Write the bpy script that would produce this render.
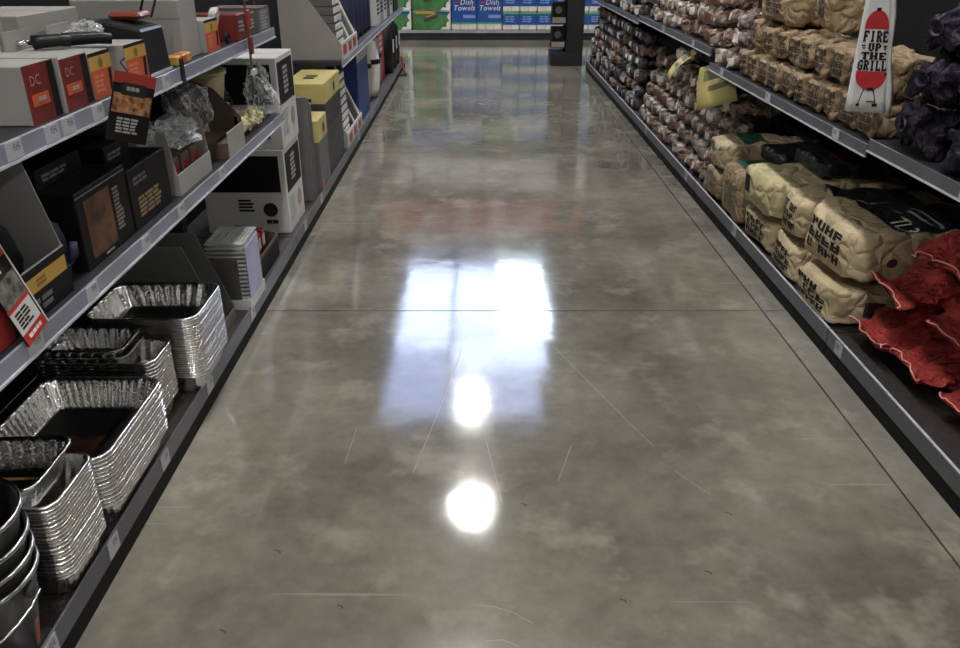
import bpy, bmesh, math, random
from mathutils import Vector, Matrix, Euler, noise
from mathutils.bvhtree import BVHTree
R = random.Random(7)
scene = bpy.context.scene
C = scene.collection
for o in list(bpy.data.objects): bpy.data.objects.remove(o)

# ------------------------------------------------------------------ camera
HC = 1.5
PITCH = math.atan(384 / 800)
cam_d = bpy.data.cameras.new('camera'); cam = bpy.data.objects.new('camera', cam_d); C.objects.link(cam)
cam_d.sensor_width = 36; cam_d.lens = 800 / 960 * 36
cam_d.shift_x = 3 / 960
cam_d.clip_start = 0.02; cam_d.clip_end = 200
cam.location = (0, 0, HC); cam.rotation_euler = (math.pi / 2 - PITCH, 0, 0)
scene.camera = cam

# ------------------------------------------------------------------ world, light level
w = bpy.data.worlds.new('sky'); scene.world = w; w.use_nodes = True
w.node_tree.nodes['Background'].inputs[0].default_value = (.62, .76, 1, 1)
w.node_tree.nodes['Background'].inputs[1].default_value = 1.0
scene.view_settings.view_transform = 'Standard'
scene.view_settings.look = 'None'
scene.view_settings.gamma = 1
scene.view_settings.use_curve_mapping = False
scene.view_settings.exposure = 0.0
LAMP = 190.0          # radiance of the high bay lamp diffusers
SKYLIGHT = 10.0       # radiance of the translucent roof sheets

# ------------------------------------------------------------------ materials
MAT = {}
def N(nt, t, **kw):
    n = nt.nodes.new(t)
    for k, v in kw.items(): setattr(n, k, v)
    return n
def mat(name, col, rough=.6, metal=0, var=.12, vscale=6, bump=0, bscale=40, col2=None, emit=0, alpha=1, spec=.5, coat=0, detail=3, contrast=None, crease=0, cscale=14):
    if name in MAT: return MAT[name]
    m = bpy.data.materials.new(name); m.use_nodes = True; nt = m.node_tree
    b = nt.nodes['Principled BSDF']
    b.inputs['Roughness'].default_value = rough; b.inputs['Metallic'].default_value = metal
    b.inputs['Specular IOR Level'].default_value = spec; b.inputs['Coat Weight'].default_value = coat
    tc = N(nt, 'ShaderNodeTexCoord')
    c1 = tuple(max(0, x * (1 - var)) for x in col) if col2 is None else col
    c2 = tuple(min(1, x * (1 + var)) for x in col) if col2 is None else col2
    nz = N(nt, 'ShaderNodeTexNoise'); nz.inputs['Scale'].default_value = vscale; nz.inputs['Detail'].default_value = detail
    nt.links.new(tc.outputs['Object'], nz.inputs['Vector'])
    r = N(nt, 'ShaderNodeValToRGB')
    lo, hi = contrast or (.35, .65)
    r.color_ramp.elements[0].position = lo; r.color_ramp.elements[0].color = (*c1, 1)
    r.color_ramp.elements[1].position = hi; r.color_ramp.elements[1].color = (*c2, 1)
    nt.links.new(nz.outputs['Fac'], r.inputs['Fac']); nt.links.new(r.outputs['Color'], b.inputs['Base Color'])
    if bump:
        n2 = N(nt, 'ShaderNodeTexNoise'); n2.inputs['Scale'].default_value = bscale; n2.inputs['Detail'].default_value = 3
        nt.links.new(tc.outputs['Object'], n2.inputs['Vector'])
        bp = N(nt, 'ShaderNodeBump'); bp.inputs['Strength'].default_value = bump; bp.inputs['Distance'].default_value = .01
        nt.links.new(n2.outputs['Fac'], bp.inputs['Height']); nt.links.new(bp.outputs['Normal'], b.inputs['Normal'])
    if crease:
        vo = N(nt, 'ShaderNodeTexVoronoi', feature='DISTANCE_TO_EDGE'); vo.inputs['Scale'].default_value = cscale
        wn = N(nt, 'ShaderNodeTexNoise'); wn.inputs['Scale'].default_value = cscale * .6; nt.links.new(tc.outputs['Object'], wn.inputs['Vector'])
        ad = N(nt, 'ShaderNodeVectorMath', operation='MULTIPLY_ADD'); ad.inputs[1].default_value = (.12, .12, .12)
        nt.links.new(wn.outputs['Color'], ad.inputs[0]); nt.links.new(tc.outputs['Object'], ad.inputs[2]); nt.links.new(ad.outputs[0], vo.inputs['Vector'])
        mr = N(nt, 'ShaderNodeMapRange'); mr.inputs[2].default_value = .25; nt.links.new(vo.outputs['Distance'], mr.inputs[0])
        b2 = N(nt, 'ShaderNodeBump'); b2.inputs['Strength'].default_value = crease; b2.inputs['Distance'].default_value = .012
        nt.links.new(mr.outputs[0], b2.inputs['Height'])
        if bump: nt.links.new(bp.outputs['Normal'], b2.inputs['Normal'])
        nt.links.new(b2.outputs['Normal'], b.inputs['Normal'])
    if emit:
        b.inputs['Emission Color'].default_value = (*col, 1); b.inputs['Emission Strength'].default_value = emit
    if alpha < 1: b.inputs['Alpha'].default_value = alpha
    MAT[name] = m
    return m

def floor_material():
    m = bpy.data.materials.new('polished_concrete'); m.use_nodes = True; nt = m.node_tree
    b = nt.nodes['Principled BSDF']; geo = N(nt, 'ShaderNodeNewGeometry')
    def noise_(scale, detail, rough=.55, vec=None):
        n = N(nt, 'ShaderNodeTexNoise'); n.inputs['Scale'].default_value = scale; n.inputs['Detail'].default_value = detail
        n.inputs['Roughness'].default_value = rough
        nt.links.new(vec or geo.outputs['Position'], n.inputs['Vector']); return n
    def ramp(src, p0, c0, p1, c1):
        r = N(nt, 'ShaderNodeValToRGB'); e = r.color_ramp.elements
        e[0].position = p0; e[0].color = (*c0, 1); e[1].position = p1; e[1].color = (*c1, 1)
        nt.links.new(src, r.inputs['Fac']); return r
    def mix(kind, fac, a, bb):
        x = N(nt, 'ShaderNodeMix', data_type='RGBA', blend_type=kind)
        if isinstance(fac, float): x.inputs[0].default_value = fac
        else: nt.links.new(fac, x.inputs[0])
        nt.links.new(a, x.inputs[6])
        if isinstance(bb, tuple): x.inputs[7].default_value = (*bb, 1)
        else: nt.links.new(bb, x.inputs[7])
        return x.outputs[2]
    big = noise_(1.1, 6, .6)
    base = ramp(big.outputs['Fac'], .36, (.142, .132, .107), .64, (.288, .270, .221)).outputs['Color']
    fine = noise_(14, 5, .7)
    base = mix('OVERLAY', .35, base, ramp(fine.outputs['Fac'], .3, (.3, .3, .3), .7, (.7, .7, .7)).outputs['Color'])
    blot = noise_(3.2, 4, .65)
    base = mix('MIX', ramp(blot.outputs['Fac'], .54, (0, 0, 0), .66, (.5, .5, .5)).outputs['Color'], base, (.40, .375, .31))
    # scuff specks
    sp = noise_(60, 2, .5)
    base = mix('MIX', ramp(sp.outputs['Fac'], .775, (0, 0, 0), .80, (.7, .7, .7)).outputs['Color'], base, (.05, .045, .035))
    # long pale scratches: thin stretched noise at two angles
    for ang, seed in ((.5, 3.1), (-.9, 8.7), (1.25, 5.2)):
        mp = N(nt, 'ShaderNodeMapping'); mp.inputs['Rotation'].default_value = (0, 0, ang); mp.inputs['Scale'].default_value = (.7, 26, 1)
        mp.inputs['Location'].default_value = (seed, seed * 2, 0)
        nt.links.new(geo.outputs['Position'], mp.inputs['Vector'])
        sc = noise_(1.6, 1, .4, mp.outputs['Vector'])
        base = mix('MIX', ramp(sc.outputs['Fac'], .755, (0, 0, 0), .79, (.4, .4, .4)).outputs['Color'], base, (.42, .4, .36))
    nt.links.new(base, b.inputs['Base Color'])
    rr = N(nt, 'ShaderNodeMapRange'); rr.inputs[3].default_value = .05; rr.inputs[4].default_value = .13
    rn = noise_(5, 4, .6); nt.links.new(rn.outputs['Fac'], rr.inputs[0]); nt.links.new(rr.outputs[0], b.inputs['Roughness'])
    b.inputs['IOR'].default_value = 1.5; b.inputs['Specular IOR Level'].default_value = 1.0
    wav = noise_(7, 2, .5)
    bp = N(nt, 'ShaderNodeBump'); bp.inputs['Strength'].default_value = .05; bp.inputs['Distance'].default_value = .01
    nt.links.new(wav.outputs['Fac'], bp.inputs['Height']); nt.links.new(bp.outputs['Normal'], b.inputs['Normal'])
    return m

def foil_material():
    m = bpy.data.materials.new('crinkled_foil'); m.use_nodes = True; nt = m.node_tree; b = nt.nodes['Principled BSDF']
    b.inputs['Base Color'].default_value = (.90, .89, .87, 1); b.inputs['Metallic'].default_value = 1; b.inputs['Roughness'].default_value = .2
    tc = N(nt, 'ShaderNodeTexCoord'); v = N(nt, 'ShaderNodeTexNoise'); v.inputs['Scale'].default_value = 130; v.inputs['Detail'].default_value = 2
    nt.links.new(tc.outputs['Object'], v.inputs['Vector'])
    bp = N(nt, 'ShaderNodeBump'); bp.inputs['Strength'].default_value = .45; bp.inputs['Distance'].default_value = .004
    nt.links.new(v.outputs['Fac'], bp.inputs['Height']); nt.links.new(bp.outputs['Normal'], b.inputs['Normal'])
    return m

def clear_material():
    m = bpy.data.materials.new('clear_plastic'); m.use_nodes = True; nt = m.node_tree
    b = nt.nodes['Principled BSDF']; b.inputs['Base Color'].default_value = (.8, .82, .84, 1); b.inputs['Roughness'].default_value = .12
    out = nt.nodes['Material Output']; tr = N(nt, 'ShaderNodeBsdfTransparent'); mx = N(nt, 'ShaderNodeMixShader')
    lw = N(nt, 'ShaderNodeLayerWeight'); lw.inputs[0].default_value = .35
    mr = N(nt, 'ShaderNodeMapRange'); mr.inputs[3].default_value = .06; mr.inputs[4].default_value = .7
    nt.links.new(lw.outputs['Facing'], mr.inputs[0]); nt.links.new(mr.outputs[0], mx.inputs[0])
    nt.links.new(tr.outputs[0], mx.inputs[1]); nt.links.new(b.outputs[0], mx.inputs[2]); nt.links.new(mx.outputs[0], out.inputs[0])
    return m

def ticket_material():
    m = bpy.data.materials.new('price_ticket_paper'); m.use_nodes = True; nt = m.node_tree; b = nt.nodes['Principled BSDF']
    b.inputs['Roughness'].default_value = .5
    tc = N(nt, 'ShaderNodeTexCoord'); sp = N(nt, 'ShaderNodeSeparateXYZ'); nt.links.new(tc.outputs['Generated'], sp.inputs[0])
    vo = N(nt, 'ShaderNodeTexVoronoi'); vo.inputs['Scale'].default_value = 7; nt.links.new(tc.outputs['Generated'], vo.inputs['Vector'])
    def m2(op, a, bb):
        n = N(nt, 'ShaderNodeMath', operation=op)
        for i, q in enumerate((a, bb)):
            if isinstance(q, (int, float)): n.inputs[i].default_value = q
            else: nt.links.new(q, n.inputs[i])
        return n.outputs[0]
    k = m2('MULTIPLY', m2('GREATER_THAN', sp.outputs[2], .45), m2('LESS_THAN', sp.outputs[2], .86))
    k = m2('MULTIPLY', k, m2('MULTIPLY', m2('GREATER_THAN', sp.outputs[1], .4), m2('LESS_THAN', sp.outputs[1], .85)))
    k = m2('MULTIPLY', k, m2('GREATER_THAN', vo.outputs['Distance'], .33))
    mx = N(nt, 'ShaderNodeMix', data_type='RGBA'); nt.links.new(k, mx.inputs[0])
    mx.inputs[6].default_value = (.44, .44, .48, 1); mx.inputs[7].default_value = (.2, .2, .2, 1)
    nt.links.new(mx.outputs[2], b.inputs['Base Color'])
    return m

def net_material(name, c1, c2, scale=220):
    """woven net sack: fine weave over darker contents"""
    m = bpy.data.materials.new(name); m.use_nodes = True; nt = m.node_tree; b = nt.nodes['Principled BSDF']; b.inputs['Roughness'].default_value = .6; b.inputs['Specular IOR Level'].default_value = .3
    tc = N(nt, 'ShaderNodeTexCoord')
    nz = N(nt, 'ShaderNodeTexNoise'); nz.inputs['Scale'].default_value = 8; nz.inputs['Detail'].default_value = 6; nt.links.new(tc.outputs['Object'], nz.inputs['Vector'])
    r = N(nt, 'ShaderNodeValToRGB'); e = r.color_ramp.elements; e[0].position = .28; e[0].color = (*c1, 1); e[1].position = .72; e[1].color = (*c2, 1)
    nt.links.new(nz.outputs['Fac'], r.inputs['Fac']); nt.links.new(r.outputs['Color'], b.inputs['Base Color'])
    wv = N(nt, 'ShaderNodeTexWave'); wv.inputs['Scale'].default_value = scale; nt.links.new(tc.outputs['Object'], wv.inputs['Vector'])
    bp = N(nt, 'ShaderNodeBump'); bp.inputs['Strength'].default_value = .3; bp.inputs['Distance'].default_value = .003
    nt.links.new(wv.outputs['Fac'], bp.inputs['Height'])
    vo = N(nt, 'ShaderNodeTexVoronoi', feature='DISTANCE_TO_EDGE'); vo.inputs['Scale'].default_value = 17; nd = N(nt, 'ShaderNodeTexNoise'); nd.inputs['Scale'].default_value = 11
    ad = N(nt, 'ShaderNodeVectorMath', operation='MULTIPLY_ADD'); ad.inputs[1].default_value = (.16, .16, .16); nt.links.new(tc.outputs['Object'], nd.inputs['Vector'])
    nt.links.new(nd.outputs['Color'], ad.inputs[0]); nt.links.new(tc.outputs['Object'], ad.inputs[2]); nt.links.new(ad.outputs[0], vo.inputs['Vector'])
    b2 = N(nt, 'ShaderNodeBump'); b2.inputs['Strength'].default_value = .9; b2.inputs['Distance'].default_value = .03
    nt.links.new(vo.outputs['Distance'], b2.inputs['Height']); nt.links.new(bp.outputs['Normal'], b2.inputs['Normal']); nt.links.new(b2.outputs['Normal'], b.inputs['Normal'])
    return m

FLOOR = floor_material(); FOIL = foil_material(); CLEAR = clear_material(); TICKET = ticket_material()
REDNET = net_material('red_net', (.085, .012, .010), (.56, .06, .05))
PURPLENET = net_material('purple_net', (.004, .003, .007), (.026, .018, .042))
M_ = mat
DARKSTEEL = M_('charcoal_steel', (.025, .026, .030), .45, .2)
LIPSTEEL = M_('lip_steel', (.13, .135, .15), .35, .3)
BACK = M_('back_panel_steel', (.007, .007, .008), .7, spec=.2)
DECK = M_('deck_brown_steel', (.035, .028, .026), .5, .1, bump=.4, bscale=120)
STRIP = M_('ticket_strip_plastic', (.26, .26, .33), .3, 0, .1, 3)
STRIPD = M_('base_strip_plastic', (.10, .10, .12), .35, 0, .1, 3)
RAIL = M_('strip_edge_white', (.55, .55, .62), .35)
KRAFT = M_('kraft_paper', (.33, .235, .135), .75, 0, .2, 7, bump=.5, bscale=26, crease=.8, cscale=16)
CREAM = M_('cream_kraft_paper', (.52, .42, .26), .7, 0, .14, 6, bump=.5, bscale=22, crease=.7, cscale=11)
KPRINT = M_('dark_brown_ink', (.055, .032, .023), .8, 0, .3, 40)
BLACKINK = M_('black_ink', (.022, .02, .018), .7, spec=.2)
BLACKPAPER = M_('black_gloss_paper', (.014, .015, .017), .38, 0, .3, 9, bump=.4, bscale=25, crease=.6, cscale=11)
WHITEINK = M_('white_ink', (.75, .75, .73), .5)
GREYCARD = M_('grey_card', (.30, .29, .275), .8, 0, .06, 5)
GREYCARD2 = M_('dark_grey_card', (.12, .12, .118), .8, 0, .08, 5)
WHITECARD = M_('white_card', (.55, .545, .53), .6, 0, .05, 4)
BROWNCARD = M_('brown_card', (.10, .065, .05), .8, 0, .12, 6)
REDCARD = M_('red_print_card', (.30, .028, .02), .4, 0, .2, 5)
DKREDCARD = M_('dark_red_print_card', (.16, .018, .014), .4, 0, .25, 6)
ORANGE = M_('orange_print', (.52, .09, .03), .4, 0, .12, 8)
GOLD = M_('gold_print', (.50, .30, .06), .45, 0, .12, 8)
BLACKCARD = M_('black_card', (.008, .0075, .0075), .5, 0, .3, 4, spec=.2)
PICTURE = M_('food_picture_print', (.03, .010, .006), .35, col2=(.17, .065, .028), vscale=24)
STEAK = M_('steak_picture_print', (.07, .018, .008), .35, col2=(.50, .24, .10), vscale=60)
BLACKPLASTIC = M_('black_plastic', (.008, .008, .009), .4, spec=.35)
CHROME = M_('bright_steel', (.7, .7, .7), .2, 1)
BUCKETM = M_('dark_bucket_metal', (.055, .055, .055), .5, .5)
YELLOW = M_('yellow_card', (.48, .41, .15), .6, 0, .1, 5)
YCREAM = M_('cream_yellow_plastic', (.58, .52, .31), .45, 0, .15, 12)
NAVY = M_('navy_fabric', (.011, .016, .05), .6, 0, .2, 8)
BLUEB = M_('deep_blue_board', (.018, .04, .17), .5)
REDPL = M_('red_plastic', (.42, .028, .022), .4)
BEIGE = M_('beige_sleeve', (.42, .37, .30), .7, 0, .12, 8)
WHITEPL = M_('white_plastic', (.68, .68, .66), .4)
PINKBAG = M_('pinkish_wood_chip_bag', (.17, .105, .08), .4, col2=(.46, .37, .30), vscale=15, detail=4, contrast=(.42, .58), bump=.6, bscale=30, crease=.7, cscale=20)
PINKBAG2 = M_('brown_wood_chip_bag', (.12, .07, .052), .45, col2=(.34, .23, .17), vscale=15, detail=4, contrast=(.40, .6), bump=.6, bscale=30, crease=.7, cscale=20)
WHITEBAG = M_('white_chip_bag', (.16, .12, .10), .4, col2=(.56, .49, .43), vscale=12, detail=4, contrast=(.40, .58), bump=.6, bscale=30, crease=.7, cscale=20)
DARKBAG = M_('dark_printed_bag', (.015, .015, .02), .35, col2=(.10, .08, .09), vscale=14, bump=.6, bscale=30)
GREENPR = M_('green_print', (.03, .15, .07), .45)
TEAL = M_('dark_green_bag_print', (.02, .085, .05), .5, bump=.4, bscale=25)
MAROON = M_('maroon_print', (.12, .012, .02), .45)
TOWEL = M_('white_cotton', (.72, .72, .71), .9, 0, .04, 30, bump=.3, bscale=300)
TOWELRED = M_('towel_red_print', (.50, .03, .03), .85)
GREENPK = M_('green_pack_wrap', (.065, .20, .07), .3, 0, .25, 5)
BLUEPK = M_('blue_pack_wrap', (.02, .09, .36), .25, 0, .15, 6)
ROLL = M_('white_paper_roll', (.78, .77, .74), .8)
LTBLUE = M_('light_blue_print', (.22, .34, .68), .4)
PALEGREEN = M_('green_stripe_print', (.10, .40, .16), .4)
CONCRETE_DARK = M_('joint_dark', (.03, .028, .024), .9)
WALLM = M_('grey_wall_sheet', (.5, .51, .53), .8)
ROOFM = M_('roof_sheet', (.28, .285, .30), .7)
LAMPM = M_('lamp_diffuser', (1, .975, .93), .5, var=0, emit=LAMP)
SKYA = M_('skylight_sheet_bright', (.74, .86, 1), .5, var=0, emit=SKYLIGHT * 1.6)
SKYB = M_('skylight_sheet_plain', (.58, .70, 1), .5, var=0, emit=SKYLIGHT * .85)
SKYC = M_('skylight_sheet_weathered', (.50, .60, 1), .5, var=0, emit=SKYLIGHT * .42)

ORD = ['first', 'second', 'third', 'fourth', 'fifth', 'sixth', 'seventh', 'eighth', 'ninth', 'tenth', 'eleventh', 'twelfth', 'thirteenth', 'fourteenth', 'fifteenth', 'sixteenth', 'seventeenth', 'eighteenth', 'nineteenth', 'twentieth',
       'twenty-first', 'twenty-second', 'twenty-third', 'twenty-fourth', 'twenty-fifth', 'twenty-sixth', 'twenty-seventh', 'twenty-eighth']
# ------------------------------------------------------------------ mesh helpers
class MB:
    def __init__(s): s.v = []; s.f = []
    def add(s, vs, fs):
        o = len(s.v); s.v += [tuple(q) for q in vs]; s.f += [tuple(i + o for i in q) for q in fs]; return s
    def box(s, x0, x1, y0, y1, z0, z1):
        return s.add([(x0,y0,z0),(x1,y0,z0),(x1,y1,z0),(x0,y1,z0),(x0,y0,z1),(x1,y0,z1),(x1,y1,z1),(x0,y1,z1)],
                     [(0,3,2,1),(4,5,6,7),(0,1,5,4),(1,2,6,5),(2,3,7,6),(3,0,4,7)])
    def prism(s, poly, fn, t):
        """poly in 2D extruded by t; fn maps (a, b, depth) to xyz"""
        n = len(poly)
        vs = [fn(a, b, 0) for a, b in poly] + [fn(a, b, t) for a, b in poly]
        fs = [tuple(range(n)), tuple(range(2 * n - 1, n - 1, -1))] + [(i, i + n, (i + 1) % n + n, (i + 1) % n) for i in range(n)]
        return s.add(vs, fs)
    def lathe(s, prof, n=24, cx=0, cy=0, cz=0):
        vs = []; fs = []
        for r, z in prof:
            for k in range(n):
                a = 2 * math.pi * k / n; vs.append((cx + r * math.cos(a), cy + r * math.sin(a), cz + z))
        for i in range(len(prof) - 1):
            for k in range(n):
                fs.append((i*n + k, i*n + (k+1) % n, (i+1)*n + (k+1) % n, (i+1)*n + k))
        return s.add(vs, fs)
    def tube(s, pts, r, n=8, r2=None):
        pts = [Vector(p) for p in pts]; vs = []; fs = []
        for i, p in enumerate(pts):
            d = (pts[min(i+1, len(pts)-1)] - pts[max(i-1, 0)]).normalized()
            a = d.orthogonal().normalized() if i == 0 else (a - d * a.dot(d)).normalized()
            b = d.cross(a); rr = r if r2 is None else r + (r2 - r) * i / (len(pts) - 1)
            for k in range(n):
                t = 2 * math.pi * k / n; vs.append(p + (a * math.cos(t) + b * math.sin(t)) * rr)
        m = len(pts)
        for i in range(m - 1):
            for k in range(n): fs.append((i*n+k, i*n+(k+1) % n, (i+1)*n+(k+1) % n, (i+1)*n+k))
        fs.append(tuple(range(n-1, -1, -1))); fs.append(tuple((m-1)*n + k for k in range(n)))
        return s.add(vs, fs)
    def mesh(s, name, m, smooth=False, bevel=0):
        me = bpy.data.meshes.new(name); me.from_pydata(s.v, [], s.f)
        bm = bmesh.new(); bm.from_mesh(me)
        bmesh.ops.recalc_face_normals(bm, faces=bm.faces)
        if bevel: bmesh.ops.bevel(bm, geom=list(bm.edges), offset=bevel, segments=1, affect='EDGES', clamp_overlap=True)
        bm.to_mesh(me); bm.free()
        if smooth: me.polygons.foreach_set('use_smooth', [True] * len(me.polygons))
        me.materials.append(m); return me
def link(name, me, parent=None, loc=(0,0,0), rot=(0,0,0)):
    o = bpy.data.objects.new(name, me); C.objects.link(o); o.parent = parent; o.location = loc; o.rotation_euler = rot; return o
def obj(name, mb, m, parent=None, smooth=False, bevel=0, loc=(0,0,0), rot=(0,0,0)):
    return link(name, mb.mesh(name, m, smooth, bevel), parent, loc, rot)
def tag(o, label=None, cat=None, group=None, kind=None):
    if label: o['label'] = label
    if cat: o['category'] = cat
    if group: o['group'] = group
    if kind: o['kind'] = kind
    return o
def thing(name, label, cat, loc=(0,0,0), rot=0, group=None):
    o = link(name, None, None, loc, (0, 0, rot) if isinstance(rot, (int, float)) else rot)
    o.empty_display_size = .05
    return tag(o, label, cat, group)
def dup(root, loc, rot, label=None, group=None):
    r = root.copy(); C.objects.link(r); r.location = loc; r.rotation_euler = (0, 0, rot) if isinstance(rot, (int, float)) else rot
    if label: r['label'] = label
    if group: r['group'] = group
    for ch in list(root.children):
        c = ch.copy(); C.objects.link(c); c.parent = r
        for g in list(ch.children):
            d = g.copy(); C.objects.link(d); d.parent = c
    return r

# glyphs of the built-in font as flat polygons, cached per character
GLYPH = {}
def glyph(ch):
    if ch in GLYPH: return GLYPH[ch]
    cu = bpy.data.curves.new('glyph', 'FONT'); cu.body = ch; cu.size = 1; cu.resolution_u = 2
    o = bpy.data.objects.new('glyph', cu); C.objects.link(o)
    dg = bpy.context.evaluated_depsgraph_get(); dg.update()
    me = bpy.data.meshes.new_from_object(o.evaluated_get(dg))
    vs = [(v.co.x, v.co.y) for v in me.vertices]; fs = [tuple(p.vertices) for p in me.polygons]
    wd = max([v[0] for v in vs] or [.2]) + .06
    bpy.data.objects.remove(o); bpy.data.curves.remove(cu); bpy.data.meshes.remove(me)
    GLYPH[ch] = (vs, fs, wd); return GLYPH[ch]
for ch in '1.3DishTowelsDC': glyph(ch)
def text2d(s, h, slant=0):
    """list of (verts2d, faces) centred, cap height about 0.7h"""
    x = 0; out = []
    for ch in s:
        if ch == ' ': x += .3; continue
        vs, fs, wd = glyph(ch)
        out.append(([(a + x + b * slant, b) for a, b in vs], fs)); x += wd
    return [([((a - x / 2) * h, (b - .35) * h) for a, b in vs], fs) for vs, fs in out]

# decals on the faces of a box of size (sx, sy, sz) with its base centre at the origin
def face_fn(face, s):
    sx, sy, sz = s
    return {'+x': lambda u, v, t: (sx/2 + t, -sy/2 + u*sy, v*sz), '-x': lambda u, v, t: (-sx/2 - t, sy/2 - u*sy, v*sz),
            '-y': lambda u, v, t: (-sx/2 + u*sx, -sy/2 - t, v*sz), '+y': lambda u, v, t: (sx/2 - u*sx, sy/2 + t, v*sz),
            '+z': lambda u, v, t: (-sx/2 + u*sx, -sy/2 + v*sy, sz + t)}[face]
def decal(parent, name, face, s, r, m, t=.0012):
    fn = face_fn(face, s); u0, u1, v0, v1 = r
    return obj(name, MB().prism([(u0,v0),(u1,v0),(u1,v1),(u0,v1)], fn, t), m, parent)
def poly_decal(parent, name, face, s, pts, m, t=.0014):
    return obj(name, MB().prism(pts, face_fn(face, s), t), m, parent)
def lines_decal(parent, name, face, s, r, n, m, seed=0, t=.002, words=3):
    """rows of small printed bars"""
    rr = random.Random(seed); fn = face_fn(face, s); u0, u1, v0, v1 = r; mb = MB()
    for i in range(n):
        a = v1 - (v1 - v0) * (i + .15) / n; b = v1 - (v1 - v0) * (i + .75) / n; u = u0
        for k in range(words):
            L = (u1 - u0) / words * rr.uniform(.55, .92)
            if u + L > u1: break
            mb.prism([(u, b), (u + L, b), (u + L, a), (u, a)], fn, t); u += L + (u1 - u0) * .05
    return obj(name, mb, m, parent)
def text_decal(parent, name, face, s, cu, cv, h, txt, m, t=.003, slant=0):
    fn = face_fn(face, s); mb = MB()
    wu = {'x': s[1], 'y': s[0], 'z': s[0]}[face[1]]; hv = s[1] if face[1] == 'z' else s[2]
    for vs, fs in text2d(txt, h, slant): mb.add([fn(cu + a / wu, cv + b / hv, t) for a, b in vs], fs)
    return obj(name, mb, m, parent)
def disc_decal(parent, name, face, s, cu, cv, r, m, t=.002, n=16):
    fn = face_fn(face, s); wu = {'x': s[1], 'y': s[0], 'z': s[0]}[face[1]]; hv = s[1] if face[1] == 'z' else s[2]
    return obj(name, MB().prism([(cu + r*math.cos(6.2832*k/n)/wu, cv + r*math.sin(6.2832*k/n)/hv) for k in range(n)], fn, t), m, parent)
def carton(name, label, cat, loc, s, m, rot=0, group=None, flaps=True, bevel=.003):
    t = thing(name, label, cat, loc, rot, group)
    obj('body', MB().box(-s[0]/2, s[0]/2, -s[1]/2, s[1]/2, 0, s[2]), m, t, bevel=bevel)
    return t
def open_box(name, label, cat, loc, s, m, rot=0, front=.35, back=1., side=None, th=.004, group=None):
    """shelf-ready display tray, open at the top, low front on +x; side walls are sloping polygons"""
    t = thing(name, label, cat, loc, rot, group); sx, sy, sz = s
    obj('base', MB().box(-sx/2, sx/2, -sy/2, sy/2, 0, th), m, t)
    obj('back', MB().box(-sx/2, -sx/2 + th, -sy/2, sy/2, th, sz * back), m, t)
    obj('front', MB().box(sx/2 - th, sx/2, -sy/2, sy/2, th, sz * front), m, t)
    poly = side or [(0, 0), (1, 0), (1, front), (.75, front), (.45, 1), (0, 1)]
    for sg in (-1, 1):
        y0 = -sy/2 if sg < 0 else sy/2 - th
        obj('side', MB().prism([(-sx/2 + a*sx + (th if a == 0 else -th if a == 1 else 0), th + b*(sz - th)) for a, b in poly], lambda a, b, d: (a, y0 + d, b), th), m, t)
    return t

# ------------------------------------------------------------------ setting: floor slabs, roof, walls
fl = tag(obj('floor', MB().box(-16, 16, -8, 34, -.16, -.012), CONCRETE_DARK), 'polished grey concrete shop floor with saw-cut joints', 'floor', kind='structure')
xs = [-16, -7.72, -4.72, -1.72, 1.28, 4.28, 7.28, 16]; ys = [-8, .3, 3.262, 6.22, 9.2, 12.2, 15.2, 22, 34]
g = .0035
for i in range(len(xs) - 1):
    for j in range(len(ys) - 1):
        obj('slab', MB().box(xs[i] + g, xs[i+1] - g, ys[j] + g, ys[j+1] - g, -.012, 0), FLOOR, fl)
SCUFF = M_('pale_scratch', (.29, .275, .235), .35); SPECK = M_('dark_speck', (.05, .045, .035), .7)
def scuff(pts, w, m):
    mb = MB(); p = [Vector((x, y, .0004)) for x, y in pts]
    for a, b in zip(p[:-1], p[1:]):
        nn = Vector((-(b - a).y, (b - a).x, 0)).normalized() * w / 2; mb.add([a - nn, b - nn, b + nn, a + nn], [(0, 1, 2, 3)])
    obj('scuff_mark', mb, m, fl)
for pts in (((-.01, 1.50), (.04, 1.495), (.09, 1.475), (.135, 1.44)), ((.03, 2.23), (.055, 2.05), (.075, 1.90)), ((.31, 2.20), (.25, 2.01)), ((-.20, 2.05), (-.12, 2.5), (-.06, 2.9)), ((.30, 2.95), (.52, 2.35), (.58, 2.2)), ((.02, 1.385), (.06, 1.39), (.10, 1.37)), ((.62, 2.06), (.70, 1.94)), ((-.42, 2.1), (-.41, 2.3))): scuff(pts, .0022, SCUFF)
for x, y in ((.13, 1.90), (.60, 1.62), (-.55, 1.7), (.36, 1.52), (-.35, 1.5), (.72, 1.86), (.15, 4.6), (-.62, 1.42)): scuff(((x, y), (x + .012, y - .004), (x + .016, y - .012)), .005, SPECK)
ZR = 8.0
panes = []   # translucent sheets let into the roof
for (x0, x1, y0, y1, m) in ((-2.15, -.72, 15.0, 18.2, SKYC), (-2.15, -.72, 18.3, 24.2, SKYB), (-.62, 1.45, 15.0, 17.0, SKYC), (-.62, 1.75, 17.1, 19.0, SKYB), (-.62, .5, 19.1, 24.2, SKYB), (.58, 2.05, 19.1, 24.2, SKYA)):
    panes.append((x0, x1, y0, y1, m))
roof = MB()
roof.box(-16, -2.2, -8, 34, ZR, ZR + .1); roof.box(2.1, 16, -8, 34, ZR, ZR + .1); roof.box(-2.2, 2.1, -8, 14.95, ZR, ZR + .1); roof.box(-2.2, 2.1, 24.25, 34, ZR, ZR + .1)
ce = tag(obj('ceiling', roof, ROOFM), 'grey metal sheet roof high above the aisle', 'ceiling', kind='structure')
sk = tag(link('window_1', None), 'translucent skylight sheets let into the roof', 'skylight', kind='structure')
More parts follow.
